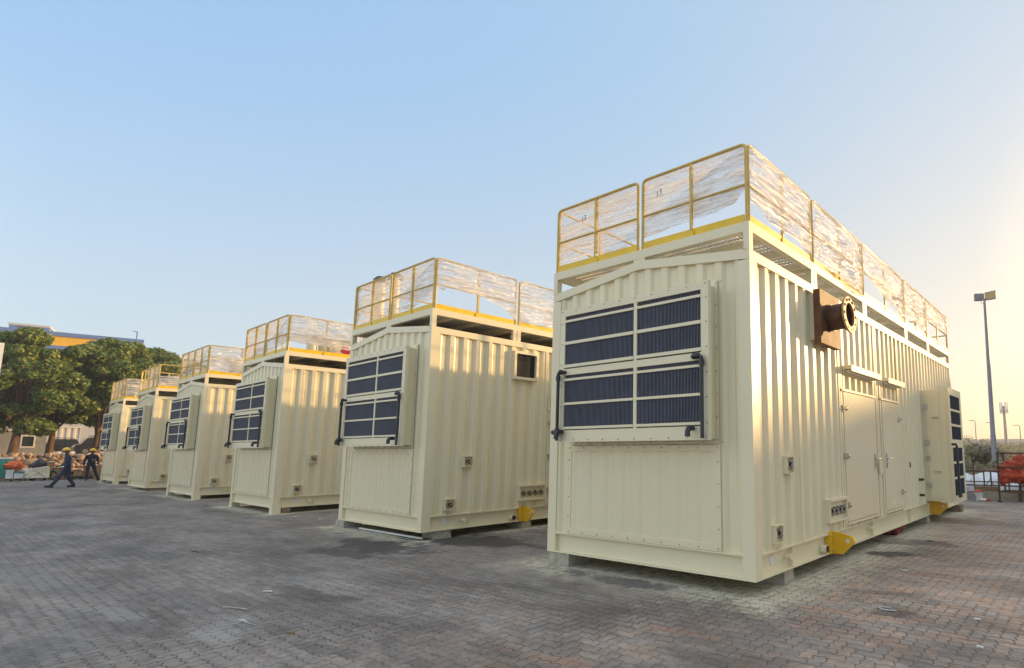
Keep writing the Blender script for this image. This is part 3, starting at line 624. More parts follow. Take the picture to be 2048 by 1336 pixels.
# --- exhaust of the nearest unit
rt = roots[0]
ex = MB(); ex.ring((.15, 2.12, 3.53), (1,0,.03), .185, .172, .27, 32); ex.ring((.18, 2.12, 3.53), (1,0,.03), .20, .18, .02, 28); ex.ring((.36, 2.12, 3.535), (1,0,.03), .20, .18, .015, 28)
p = ex.build('exhaust_pipe', M['rust'], rt, smooth=True)
mb = MB(); mb.box(-.03, .05, 1.80, 2.46, 3.18, 3.84); mb.cur = 1; mb.box(.05, .15, 1.76, 2.52, 3.12, 3.90); mb.build('mounting_plate', [M['cream_beam'], M['rust_plate']], p)
mb = MB(); mb.ring((.42, 2.12, 3.54), (1,0,.03), .265, .172, .03, 36)
bolts(mb, [(.45, 2.12+.225*math.cos(w), 3.54+.225*math.sin(w)) for w in np.arange(0, 6.28, 6.2832/12)], (1,0,0), .022, .012)
mb.build('flange', [M['flange'], M['rust']], p, smooth=True)
mb = MB(); mb.cyl((.151, 2.12, 3.53), (.155, 2.12, 3.53), .171, 30); mb.build('pipe_bore', M['dark'], p)
# --- exhaust opening of the second unit
rt = roots[1]; mb = MB(); a0, a1, z0, z1 = 1.86, 2.50, 3.17, 3.78
mb.box(-.06, .075, a0, a1, z1-.055, z1); mb.box(-.06, .075, a0, a1, z0, z0+.055); mb.box(-.06, .075, a0, a0+.055, z0+.055, z1-.055); mb.box(-.06, .075, a1-.055, a1, z0+.055, z1-.055)
p = mb.build('exhaust_opening', M['cream_beam'], rt); mb = MB(); mb.box(-.05, .004, a0+.055, a1-.055, z0+.055, z1-.055); mb.build('dark_duct', M['dark'], p)
for k, (fx_, fy_) in enumerate(((757, 552), (787, 545))):
    q = at(fx_, fy_, 2, 5.78); xx, yy = q.x-PLACES[1][0], q.y-PLACES[1][1]
    mb = MB(); mb.cyl((xx, yy, 4.35), (xx, yy, 5.66), .11, 20); p = mb.build('roof_stack', M['cream_beam'], rt, smooth=True)
    mb = MB(); mb.tube([(xx, yy, 5.64), (xx, yy, 5.72), (xx, yy, 5.79)], [.17, .17, .10], 20); mb.build('stack_cap', M['black'], p, smooth=True)
# --- roof gear of the third unit
rt = roots[2]
for px in (622, 646):
    q = at(px, 690, 0, -14.243-1.2); yy = q.y-PLACES[2][1]
    mb = MB(); mb.cyl((-1.2, yy, 4.35), (-1.2, yy, 5.0), .14, 18); p = mb.build('roof_duct', M['cream_beam'], rt, smooth=True)
    mb = MB(); mb.tube([(-1.2, yy, 4.98), (-1.2, yy, 5.02), (-1.2, yy, 5.05)], [.19, .19, .12], 18); mb.build('duct_cap', M['galv'], p, smooth=True)
q = at(683, 690, 0, -14.243-1.2); yy = q.y-PLACES[2][1]
mb = MB(); mb.box(-1.6, -.9, yy-.45, yy+.6, 4.36, 5.02); p = mb.build('roof_box', M['cream_beam'], rt)
mb = MB(); mb.cyl((-.905, yy+.05, 4.86), (-.875, yy+.05, 4.86), .17, 20); mb.build('round_fan', M['galv'], p, smooth=True)
q = at(690, 699, 0, -14.243-.55); yy = q.y-PLACES[2][1]
mb = MB(); mb.tube([(-.75, yy, q.z), (-.62, yy, q.z), (-.5, yy, q.z)], [.07, .10, .14], 18); p = mb.build('red_horn', M['red'], rt, smooth=True)
# fourth unit: black box put in for the dark shade behind the film
mb = MB(); mb.box(-2.2, -1.0, 1.2, 2.4, 4.36, 5.1); mb.build('dark_shade_box', M['black'], roots[3])

# --- films: one thing per wrapped panel
GF = 'clear plastic film wrapped round the roof railings'
Z0 = 4.40
FS = [  # container, axis, span, b, out, bottom edge, top edge, label bits, holes, amp
 (0,0,(-CW+.0,-CW/2-.02),.03,-1,line((0,4.47),(.5,4.50),(.8,4.44),(1,4.55)),None,'the left half of the front rail',0,.02),
 (0,0,(-CW/2+.0,-.03),.03,-1,line((0,4.52),(.3,4.58),(.7,4.60),(.9,4.66),(1,4.80)),None,'the right half of the front rail',0,.022),
 (0,1,SPAN[0],-.03,1,line((0,4.60),(.3,4.50),(.7,4.50),(1,4.44)),None,'the first side rail panel',0,.03),
 (0,1,SPAN[1],-.03,1,line((0,4.50),(.25,4.36),(.6,4.26),(1,4.30)),None,'the crumpled torn second side rail panel',.36,.075),
 (0,1,SPAN[2],-.03,1,line((0,4.78),(.4,4.62),(.8,4.46),(1,4.40)),line((0,ZR),(.5,ZR-.02),(1,ZR+.02)),'the third and widest side rail panel',0,.055),
 (0,1,SPAN[3],-.03,1,line((0,4.55),(.5,4.50),(1,4.42)),None,'the fourth side rail panel',0,.045),
 (0,1,SPAN[4],-.03,1,line((0,4.78),(.4,4.86),(1,4.82)),line((0,ZR),(.5,ZR-.06),(1,ZR)),'the upper half of the last side rail',0,.05),
 (1,0,(-CW+.0,-CW/2-.02),.03,-1,line((0,4.50),(.5,4.45),(1,4.48)),None,'the left half of the front rail',.0,.022),
 (1,0,(-CW/2+.0,-.03),.03,-1,line((0,4.47),(.5,4.50),(1,4.56)),None,'the right half of the front rail',0,.022),
 (1,1,SPAN[0],-.03,1,line((0,4.80),(.08,4.70),(.12,4.80),(.5,4.80),(.85,4.66),(1,4.44)),None,'the upper first side rail',0,.02),
 (1,1,SPAN[1],-.03,1,line((0,4.42),(.5,4.46),(1,4.42)),None,'the second side rail panel',0,.03),
 (2,0,(-CW+.0,-CW/2-.02),.03,-1,line((0,4.48),(1,4.45)),None,'the left half of the front rail',0,.02),
 (2,0,(-CW/2+.0,-.03),.03,-1,line((0,4.50),(1,4.60)),None,'the right half of the front rail',0,.02),
 (2,1,SPAN[0],-.03,1,line((0,4.62),(1,4.58)),None,'the first side rail panel',0,.02),
 (2,1,SPAN[1],-.03,1,line((0,4.60),(1,4.62)),None,'the second side rail, by the red horn',0,.02),
 (3,0,(-CW+.0,-CW/2-.02),.03,-1,line((0,4.50),(1,4.45)),None,'the left half of the front rail',0,.02),
 (3,0,(-CW/2+.0,-.03),.03,-1,line((0,4.46),(1,4.46)),None,'the right half of the front rail',0,.02),
 (3,1,SPAN[0],-.03,1,line((0,4.46),(1,4.45)),None,'the side rail panel, greyish and smooth',0,.02),
 (4,0,(-CW/2-.6,-.03),.03,-1,line((0,4.50),(1,4.46)),None,'the right part of the front roof rail',0,.02),
 (4,1,SPAN[0],-.03,1,line((0,4.46),(1,4.46)),line((0,4.86),(.45,4.95),(.62,5.25),(1,ZR)),'the sagging side rail panel',0,.03),
 (5,0,(-CW+.0,-.03),.03,-1,line((0,4.46),(1,4.46)),None,'the whole front roof rail',0,.02),
 (5,1,SPAN[0],-.03,1,line((0,4.46),(1,4.46)),None,'the side rail panel',0,.02)]
for n_, (ci, ax, (a0, a1), b, out, bo, to, where, holes, amp) in enumerate(FS):
    x, y, a, dz = PLACES[ci]
    me = film('plastic_wrap', ax, a0+.02, a1-.02, b, (1 if ax == 0 else out), bo, to, amp, n_*1.37+.5, holes, *((70, 34) if ci == 0 else (46, 22)))
    o = place(me, 'plastic_wrap', None, (x, y, dz)); o.rotation_euler = (0, 0, a)
    tag(o, f'clear plastic film over {where} of the {CN[ci]} container', 'plastic film', GF)
# writing seen on the film: the hand-drawn number 13
def marker(txt, loc, rot, size, label):
    c = bpy.data.curves.new('marker_number', 'FONT'); c.body = txt; c.size = size; c.extrude = .0008; c.shear = .25; c.align_x = 'CENTER'
    ob = bpy.data.objects.new('tmp', c); COL.objects.link(ob); dg = bpy.context.evaluated_depsgraph_get(); me = bpy.data.meshes.new_from_object(ob.evaluated_get(dg))
    bpy.data.objects.remove(ob); me.materials.clear(); me.materials.append(M['black']); return me, loc, rot
FILMS = [o for o in COL.objects if o.name.startswith('plastic_wrap')]
for fi, xx, zz in ((0, -2.75, 5.02), (1, -1.33, 5.02)):
    me, loc, rot = marker('13', (xx, -.045, zz), (R(90), R(-12), 0), .11, '')
    o = place(me, 'marker_number', FILMS[fi], loc); o.rotation_euler = rot

# --- blocks under the skids
GB = 'support blocks under the containers'
def block(i, x0, x1, y0, y1, name, m_, label):
    h = ZB+PLACES[i][3]-.002; mb = MB(); w, d = (x1-x0)/2, (y1-y0)/2
    mb.add([(-w,-d,0),(w,-d,0),(w,d,0),(-w,d,0),(-w+.012,-d+.012,h),(w-.012,-d+.012,h),(w-.012,d-.012,h),(-w+.012,d-.012,h)], [(0,3,2,1),(4,5,6,7),(0,1,5,4),(1,2,6,5),(2,3,7,6),(3,0,4,7)])
    c = local(i, ((x0+x1)/2, (y0+y1)/2, 0)); o = mb.build(name, M[m_], None, loc=(c.x, c.y, 0)); o.rotation_euler = (0,0,PLACES[i][2]); tag(o, label, 'block', GB)
block(0, -3.40, -2.98, .01, .40, 'concrete_block', 'concrete', 'cream spattered block under the front left corner of the nearest container')
block(0, -.55, -.05, .82, 1.10, 'concrete_block', 'concrete', 'grey block under the side skid behind the front right corner of the nearest container')
block(0, -.5, -.03, 8.0, 8.3, 'concrete_block', 'concrete', 'dark block under the side hood and rear lifting lug of the nearest container')
block(0, -.5, .12, 11.1, 11.45, 'timber_block', 'wood', 'timber block sticking out under the rear right corner of the nearest container')
block(1, -3.46, -3.05, -.04, .36, 'concrete_block', 'concrete', 'cream block under the front left corner of the second nearest container')
block(1, -.5, -.02, .30, .62, 'concrete_block', 'concrete', 'pale block under the side skid near the front right corner of the second nearest container')
block(1, -.5, -.02, 2.25, 2.5, 'concrete_block', 'concrete', 'block below the yellow lifting lug of the second nearest container')
block(4, -.5, -.02, .2, .9, 'timber_block', 'wood', 'flat timber under the right side skid of the fifth container')
block(2, -.22, .03, .21, .42, 'timber_block', 'wood', 'short timber beside the front right corner foot of the third container')

# ------------------------------------------------------------------ shade from beyond the frame on the right: an unseen block added to cast it
wc = Vector((0, 5, 0))+46*Vector((.5, .866, 0)); pd = Vector((.866, -.5, 0)); fw = Vector((.5, .866, 0))
wh = thing('shade_blocker', 'long grey block added out of view to shade the nearest container, far right', 'shade_blocker', wc+pd*5, math.atan2(pd.y, pd.x))
mb = MB(); HW, HH = 25, 10.9; n = 120
corr(mb, 'x', -HW, HW, 0, .08, 0, HH, .5, -1); mb.box(-HW, HW, .12, 18, 0, HH); mb.build('wall', M['grey'], wh)
mb = MB(); mb.prism([(-.4, HH), (9, HH+.45), (18.4, HH), (18.4, HH+.12), (9, HH+.6), (-.4, HH+.12)], -HW-.4, HW+.4, 0); mb.build('roof', M['galv'], wh)
for k in range(5):
    mb = MB(); mb.box(-21+k*9.5, -16.5+k*9.5, -.1, .0, 0, 4.5); mb.build('blocker_shutter', M['white'], wh)

# ------------------------------------------------------------------ left: rubble wall, junk, workers, cabins, trees, building
rng = random.Random(3)
mb = MB()
for row in range(7):
    yy = -22.
    while yy < 34:
        w = rng.uniform(.22, .58); h = rng.uniform(.22, .36); z = .12+row*.205+rng.uniform(-.05, .05)
        mb.blob((-47.6-row*.18+rng.uniform(-.12, .12), yy+w/2, z), rng.uniform(.25,.38), w*.56, h*.6, rng.random()*50, .5, 7, 5); yy += w*rng.uniform(.8, .98)
tag(mb.build('rubble_wall', M['stone'], smooth=60), 'low retaining wall of piled tan stones under the trees', 'stone wall')

def leaves(center, clumps, n, size, seed, mat_, name, parent, flat=.55):
    """leaf cards spread through clumps (cx,cy,cz,r); denser towards the clump surface"""
    r = np.random.RandomState(seed); cl = np.array(clumps); w = cl[:,3]**2.2; k = r.choice(len(cl), n, p=w/w.sum())
    d = r.normal(size=(n,3)); d /= np.linalg.norm(d, axis=1)[:,None]; rad = cl[k,3]*(r.uniform(.30, 1, n)**.55)
    c = cl[k,:3]+d*rad[:,None]*np.array([1,1,.72])
    nrm = d*.7+r.normal(size=(n,3))*.6+np.array([0,0,.5]); nrm /= np.linalg.norm(nrm, axis=1)[:,None]
    t = np.cross(nrm, r.normal(size=(n,3))); t /= np.linalg.norm(t, axis=1)[:,None]; b = np.cross(nrm, t); s = size*r.uniform(.6, 1.35, n)[:,None]
    v = np.stack([c-t*s-b*s*flat*.3, c-b*s*flat, c+t*s, c+b*s*flat], 1).reshape(-1,3)
    me = bpy.data.meshes.new(name); me.vertices.add(4*n); me.vertices.foreach_set('co', v.ravel()); me.loops.add(4*n); me.loops.foreach_set('vertex_index', np.arange(4*n))
    me.polygons.add(n); me.polygons.foreach_set('loop_start', np.arange(n)*4); me.polygons.foreach_set('loop_total', np.full(n, 4)); me.materials.append(mat_); me.update(calc_edges=True)
    return place(me, name, parent)
def tree(name, label, loc, h, rad, seed, n, leaf, cat='tree', group=None, trunk_h=.28, size=.135, mname='leaf', low=.26):
    r = random.Random(seed); rt = thing(name, label, cat, loc, 0, group)
    clumps = []; limbs = []
    for k in range(int(30+rad*9)):
        a = r.uniform(0, 6.283); v = r.random(); z = h*(low+(.93-low)*v); env = rad*math.sqrt(max(.05, 1-((z/h-.52)/.52)**2)); q = math.sqrt(r.uniform(.12, 1))*env*.88
        cr = rad*r.uniform(.20, .36); clumps.append((q*math.cos(a), q*math.sin(a), z, cr))
    for k in range(26):
        a = r.uniform(0, 6.283); v = r.uniform(.2, 1); z = h*(low+(.90-low)*v); env = rad*math.sqrt(max(.05, 1-((z/h-.52)/.52)**2)); q = env*r.uniform(.9, 1.14)
        clumps.append((q*math.cos(a), q*math.sin(a), z, rad*r.uniform(.13, .22)))
    leaves(None, clumps, n, size, seed, M[mname], 'crown', rt)
    mb = MB(); th = h*trunk_h; tr = h*.023
    pts = [(0,0,-.2),(tr*.3,0,th*.35),(-tr*.4,tr*.3,th*.75),(0,0,th)]; mb.tube(pts, [tr*1.5,tr*1.05,tr*.9,tr*.95], 10)
    for c in r.sample(clumps, min(11, len(clumps))):
        mid = (c[0]*.45, c[1]*.45, th+(c[2]-th)*.5+.3); mb.tube([(0,0,th*.92), mid, (c[0]*.9, c[1]*.9, c[2])], [tr*.55, tr*.3, tr*.08], 6)
    mb.build('trunk', M['bark'], rt, smooth=True); return rt
TX = -56
p1 = at(25, 905, 0, -54); p2 = at(150, 905, 0, -57); p3 = at(235, 905, 0, -66); p4 = at(320, 905, 0, -72); p0 = at(-60, 905, 0, -58)
GT = 'bushy green trees behind the rubble wall'
def th_(px, py, X): return at(px, py, 0, X).z-1.25
ga = lambda px, X: at(px, 905, 0, X)
for nm, px, X, tpx, tpy, rad, sd_, n_, lw in (('bushy tree with thick bare trunk, leftmost in the photo, by the rubble wall', 25, -54, 22, 652, 2.5, 11, 42000, .22),
        ('low leafy tree between the thick trunk and the tall dark tree', 98, -60, 98, 694, 2.7, 16, 40000, .36), ('tall dense dark green tree behind the two workers', 190, -57, 185, 664, 2.9, 12, 52000, .30),
        ('rounded green tree rising just left of the farthest container', 262, -66, 255, 676, 3.0, 13, 42000, .22), ('green treetop showing above the rail of the farthest containers', 325, -72, 325, 696, 3.0, 14, 34000, .2),
        ('leafy tree cut off by the left edge of the photo', -60, -58, -50, 672, 3.2, 15, 30000, .2)):
    q = ga(px, X); tree('broadleaf_tree', nm, (q.x, q.y, 1.25), th_(tpx, tpy, X), rad, sd_, n_, None, group=GT, trunk_h=.24, low=lw)
# building beyond the trees
A = at(-120, 700, 0, -121.5); B = at(281, 700, 0, -117); A.z = B.z = 0; dv = (B-A).normalized(); nv_ = Vector((dv.y, -dv.x, 0)); nv_ = nv_ if nv_.dot(CAM-A) > 0 else -nv_
def zat(px, py, P): return CAM.z+(at(px, py, 0, P.x).z-CAM.z)
LB = (B-A).length
bl = thing('factory_building', 'long pale building with an orange band and blue trim behind the trees', 'building', A, math.atan2(dv.y, dv.x))
def zloc(px, py):
    d = Fv+R2*((px-1024-SHX)/FPX)-U2*((py-668-SHY)/FPX); n3 = Vector((nv_.x, nv_.y, 0)); t = (A-CAM).dot(n3)/d.dot(n3); q = CAM+d*t; return (q-A).dot(dv), q.z
zt1 = zloc(140, 669)[1]; zy1 = zloc(140, 675)[1]; zy0 = zloc(140, 694)[1]
sg = 1 if Matrix.Rotation(math.atan2(dv.y, dv.x), 3, 'Z') @ Vector((0,1,0)) @ nv_ > 0 else -1
mb = MB(); ys = sorted((0, -sg*22)); mb.box(0, LB, ys[0], ys[1], 0, zt1); wl = mb.build('wall', M['bldg'], bl)
mb = MB(); ys = sorted((sg*.02, sg*.35)); mb.box(-.2, LB+.2, ys[0], ys[1], zy0, zy1); mb.build('orange_band', M['bldg_yellow'], bl)
mb = MB(); ys = sorted((sg*.02, sg*.5)); mb.box(-.3, LB+.3, ys[0], ys[1], zy1+.004, zt1+.15); mb.box(-.3, LB+.3, ys[0], ys[1]-.05, zy0-.5, zy0-.004); mb.build('blue_trim', M['bldg_blue'], bl)
u0, zz = zloc(17, 650); u1 = zloc(98, 655)[0]; zr0 = zt1+.15; zr1 = zloc(60, 648)[1]
ys = sorted((-sg*.3, -sg*5)); HHs = zr1-zr0; mb = MB(); mb.cur = 0
for za, zb_, xa, xb in ((0,.18,u0,u1), (.18,.5,u0,u0+.7), (.18,.5,u1-.7,u1), (.5,.66,u0,u1)): mb.box(xa, xb, ys[0], ys[1], zr0+HHs*za, zr0+HHs*zb_)
mb.cur = 1; mb.box(u0-.1, u1+.1, ys[0]-.05, ys[1]+.05, zr0+HHs*.66, zr1); mb.box(u0+.7, u1-.7, ys[0]+.3, ys[1]-.3, zr0+HHs*.18, zr0+HHs*.5)
mb.build('roof_housing', [M['bldg_blue'], M['bldg']], bl)
for k in range(9):
    mb = MB(); ys = sorted((0, sg*.06)); u = 4+k*(LB-8)/9; mb.box(u, u+2.2, ys[0], ys[1], zy0-3.6, zy0-1.8); mb.build('window', M['glass'], bl)
mb = MB(); ub = zloc(271, 690)[0]; mb.tube([(ub, -sg*.5, zt1), (ub, -sg*.5, zt1+1.5), (ub-.5, -sg*.5, zt1+1.5)], .08, 6); mb.build('roof_lamp', M['bldg_blue'], bl)
# cream cabin, grey cabin, cars on the terrace
q0, q1 = at(103, 900, 0, -100), at(157, 900, 0, -100); zc = at(130, 855, 0, -100).z
cb = thing('site_cabin', 'sunlit cream corrugated cabin behind the black car', 'cabin', (-100, q0.y, 1.2)); L_ = q1.y-q0.y
mb = MB(); corr(mb, 'y', 0, L_, 0, .1, 0, zc-1.2, .62, 1); mb.box(-2.6, -.12, 0, L_, 0, zc-1.2); mb.build('wall', M['bldg'], cb)
mb = MB(); mb.box(-2.7, .1, -.1, L_+.1, zc-1.2, zc-1.1); mb.build('roof', M['white'], cb)
q0, q1 = at(-30, 900, 0, -66), at(90, 900, 0, -66); zc = at(40, 862, 0, -66).z; L_ = q1.y-q0.y
cb = thing('site_cabin', 'shaded grey cabin with a small window behind the leftmost trunk', 'cabin', (-66, q0.y, 1.2))
mb = MB(); mb.box(-3, 0, 0, L_, 0, zc-1.2); mb.build('wall', M['grey'], cb)
mb = MB(); mb.box(-3.1, .15, -.1, L_+.1, zc-1.2, zc-1.05); mb.build('roof', M['white'], cb)
uw = at(56, 880, 0, -66).y-q0.y; mb = MB(); mb.box(0, .05, uw-.4, uw+.4, .75, 1.75); w = mb.build('window', M['white'], cb); mb = MB(); mb.box(.05, .06, uw-.31, uw+.31, .85, 1.65); mb.build('pane', M['glass'], w)
def car(loc, label):
    c = thing('parked_car', label, 'car', loc, R(90), 'dark cars parked under the trees')
    prof = [(-2.2,.35),(-2.25,.75),(-2.1,1.0),(-1.75,1.10),(-1.35,1.68),(-1.0,1.78),(.7,1.78),(1.15,1.15),(2.0,1.0),(2.2,.8),(2.2,.35)]
    mb = MB(); mb.prism(prof, -.88, .88, 1); mb.build('body', M['blackcar'], c)
    for s in (-1, 1):
        y = .882*s
        for pl in ([(-1.55,1.12),(-1.25,1.6),(-.95,1.7),(-.2,1.7),(-.2,1.12)], [(-.12,1.12),(-.12,1.7),(.6,1.7),(.95,1.12)]):
            mb = MB(); mb.prism(pl, min(y, y*1.004), max(y, y*1.004), 1); mb.build('window', M['glass'], c)
    for x in (-1.4, 1.35):
        for s in (-1, 1):
            mb = MB(); mb.cyl((x, s*.72, .36), (x, s*.92, .36), .36, 20); w = mb.build('wheel', M['rubber'], c, smooth=True); mb = MB(); mb.cyl((x, s*.90, .36), (x, s*.93, .36), .21, 14); mb.build('rim', M['steel'], w)
    mb = MB()
    for y in (-.6, .6): mb.tube([(-1.1, y, 1.80), (-1.1, y, 1.92), (.6, y, 1.92), (.6, y, 1.80)], .03, 6)
    for x in (-.9, -.3, .4): mb.tube([(x, -.6, 1.92), (x, .6, 1.92)], .025, 6)
    mb.build('roof_rack', M['black'], c)
q = at(129, 905, 0, -94); car((-94, q.y, 1.3), 'black car with a roof rack parked in front of the cream cabin')
q = at(205, 905, 0, -80); car((-80, q.y, 1.3), 'dark car half hidden behind the farthest container')
# white board at the left edge of the frame
q = at(9.5, 686, 0, -26); q2 = at(-50, 700, 0, -26)
bd = thing('white_board', 'tall white board cut off by the left edge of the photo, before the trees', 'board', (q.x, q.y, 0))
mb = MB(); mb.box(-.15, 0, -2.4, 0, 1.9, q.z); mb.build('panel', M['white'], bd)
for yy in (-2.2, -.25):
    mb = MB(); mb.box(-.12, -.02, yy-.06, yy+.06, 0, 1.9); mb.build('post', M['galv'], bd)

# pallets and junk in front of the rubble wall
PX = -45.6
def gy(px): return at(px, 960, 0, PX).y
def pallet(yc, xc, label, zr=0):
    o = thing('wooden_pallet', label, 'pallet', (xc, yc, 0), zr, 'pallets along the rubble wall'); mb = MB()
    for k in range(6): mb.box(-.55, .55, -.42+k*.142, -.42+k*.142+.115, .12, .145)
    mb.build('deck_boards', M['wood'], o)
    for y in (-.37, 0, .37):
        mb = MB(); mb.box(-.55, .55, y-.05, y+.05, 0, .119); mb.build('bearer', M['wood'], o)
pallet(gy(24), PX, 'weathered pallet under the white crates, leftmost of the row')
pallet(gy(72), PX, 'pallet carrying the cream tank, left of the walking worker')
pallet(gy(150), PX-.4, 'pallet of boards between the two workers')
def lathe(name, prof, m_, parent=None, n=20):
    mb = MB(); mb.tube([(0,0,z) for r_, z in prof], [r_ for r_, z in prof], n); return mb.build(name, m_, parent, smooth=50)
d = thing('plastic_drum', 'green plastic drum with pale lid at the left edge', 'drum', (PX-.3, gy(3), .15)); lathe('body', [(.33,0),(.36,.06),(.36,.45),(.37,.5),(.36,.55),(.36,1.0),(.33,1.06)], M['green'], d); lathe('lid', [(.34,1.06),(.37,1.065),(.37,1.13),(.33,1.15)], M['white'], d)
q = at(28, 933, 0, PX); mb = MB(); mb.blob((0,0,0), .4, .36, .22, 3, .35, 26, 14, 3.0); o = mb.build('orange_tarp', M['orange'], None, smooth=170, loc=(PX, q.y, .86)); tag(o, 'bundled bright orange tarp lying on the crates', 'tarp')
for k, (px, z0, w, h, m_, lb) in enumerate(((16,.147,.26,.52,'white','pale crate below the left end of the orange tarp'),(34,.147,.34,.40,'whiteplastic','low white and green crate under the right end of the orange tarp'))):
    o = thing('plastic_crate', lb, 'crate', (PX, gy(px), z0)); mb = MB(); mb.box(-.4, .4, -w/2, w/2, 0, h*.75); mb.build('body', M[m_], o); mb = MB(); mb.box(-.42, .42, -w/2-.02, w/2+.02, h*.75, h*.92); mb.build('rim', M['white' if k == 0 else 'green'], o)
q = at(74, 950, 0, PX); o = thing('cream_tank', 'cream slanted tank cover lying on a pallet beside the walking worker', 'tank', (PX, q.y, .147))
mb = MB(); mb.prism([(-.50, 0), (.45, 0), (.42, .62), (.36, .64), (-.24, .52)], -.4, .4, 0); mb.build('shell', M['cream_beam'], o); mb = MB()
for a_, b_ in (((-.40,.08),(.30,.50)), ((-.15,.45),(.34,.08)), ((-.47,.03),(.42,.03)), ((-.24,.50),(.38,.60))): mb.bar((.41,a_[0],a_[1]), (.41,b_[0],b_[1]), .05, .05)
mb.build('ribs', M['white'], o)
q = at(95, 950, 0, PX+.5); mb = MB()
for k in range(4): mb.tube([(.02*k, .19*math.cos(w), .25+.20*math.sin(w)+.02*k) for w in np.linspace(0, 6.28, 20)], .04, 6)
o = mb.build('hose_coil', M['dkgreen'], None, smooth=True, loc=(PX+.3, gy(101), .02)); tag(o, 'coil of dark green hose right of the cream tank', 'hose')
mb = MB(); mb.blob((0,0,.5), .4, .34, .42, 8, .25, 20, 12, 2); o = mb.build('black_bundle', M['black'], None, smooth=True, loc=(PX-.9, gy(80), .25)); tag(o, 'black wrapped bundle behind the cream tank', 'bundle')
for k, (px, w, h, z0, lb) in enumerate(((115,.50,.62,0.02,'brown cardboard box left of the walking worker\'s legs'),(99,.26,.4,.55,'small cardboard box behind the green hose'),(194,.42,.7,0.02,'tall cardboard box beside the farthest container'),(155,.34,.34,.147,'pale wooden box on the pallet between the workers'))):
    o = thing('cardboard_box', lb, 'box', (PX-.5, gy(px), z0)); mb = MB(); mb.box(-.4, .4, -w/2, w/2, 0, h); mb.build('body', M['cardboard'], o); mb = MB(); mb.add([(-.4,-w/2,h+.003),(.42,-w/2-.02,h+.05),(.42,w/2+.02,h+.07),(-.4,w/2,h+.003),(-.4,-w/2,h+.012),(.42,-w/2-.02,h+.06),(.42,w/2+.02,h+.08),(-.4,w/2,h+.012)], [(0,3,2,1),(4,5,6,7),(0,1,5,4),(1,2,6,5),(2,3,7,6),(3,0,4,7)]); mb.build('lid', M['white'], o)
for k in range(6):
    mb = MB(); mb.box(-.1, .1, -.5, .5, 0, .045); o = mb.build('loose_board', M['wood'], None, loc=(PX-.9+.22*k, gy(160)+rng.uniform(-.15,.15), .15+.05*(k % 2))); o.rotation_euler = (0, 0, rng.uniform(-.06,.06))
    tag(o, 'loose weathered board lying on the pallet between the two workers', 'board', 'loose boards on the pallet')

for k, (px, z0, sx_, sy_, sz_, m_, nm, lb) in enumerate(((60,.02,.5,.30,.55,'white','crumpled_sheet','crumpled white sheet between the orange tarp and the black bundle'),(128,.62,.35,.25,.12,'whiteplastic','folded_sheet','folded white sheet on top of the brown cardboard box'),(140,.02,.4,.26,.5,'wood','scrap_pile','pile of brown scrap wood behind the walking worker'),(172,.02,.4,.25,.42,'cardboard','scrap_pile','tan heap of scrap behind the standing worker'))):
    mb = MB(); mb.blob((0,0,sz_*.5), sx_, sy_, sz_*.6, k+20, .45, 18, 11, 2.6); o = mb.build(nm, M[m_], None, smooth=50, loc=(PX-.8, gy(px), z0)); tag(o, lb, nm.replace('_', ' '))
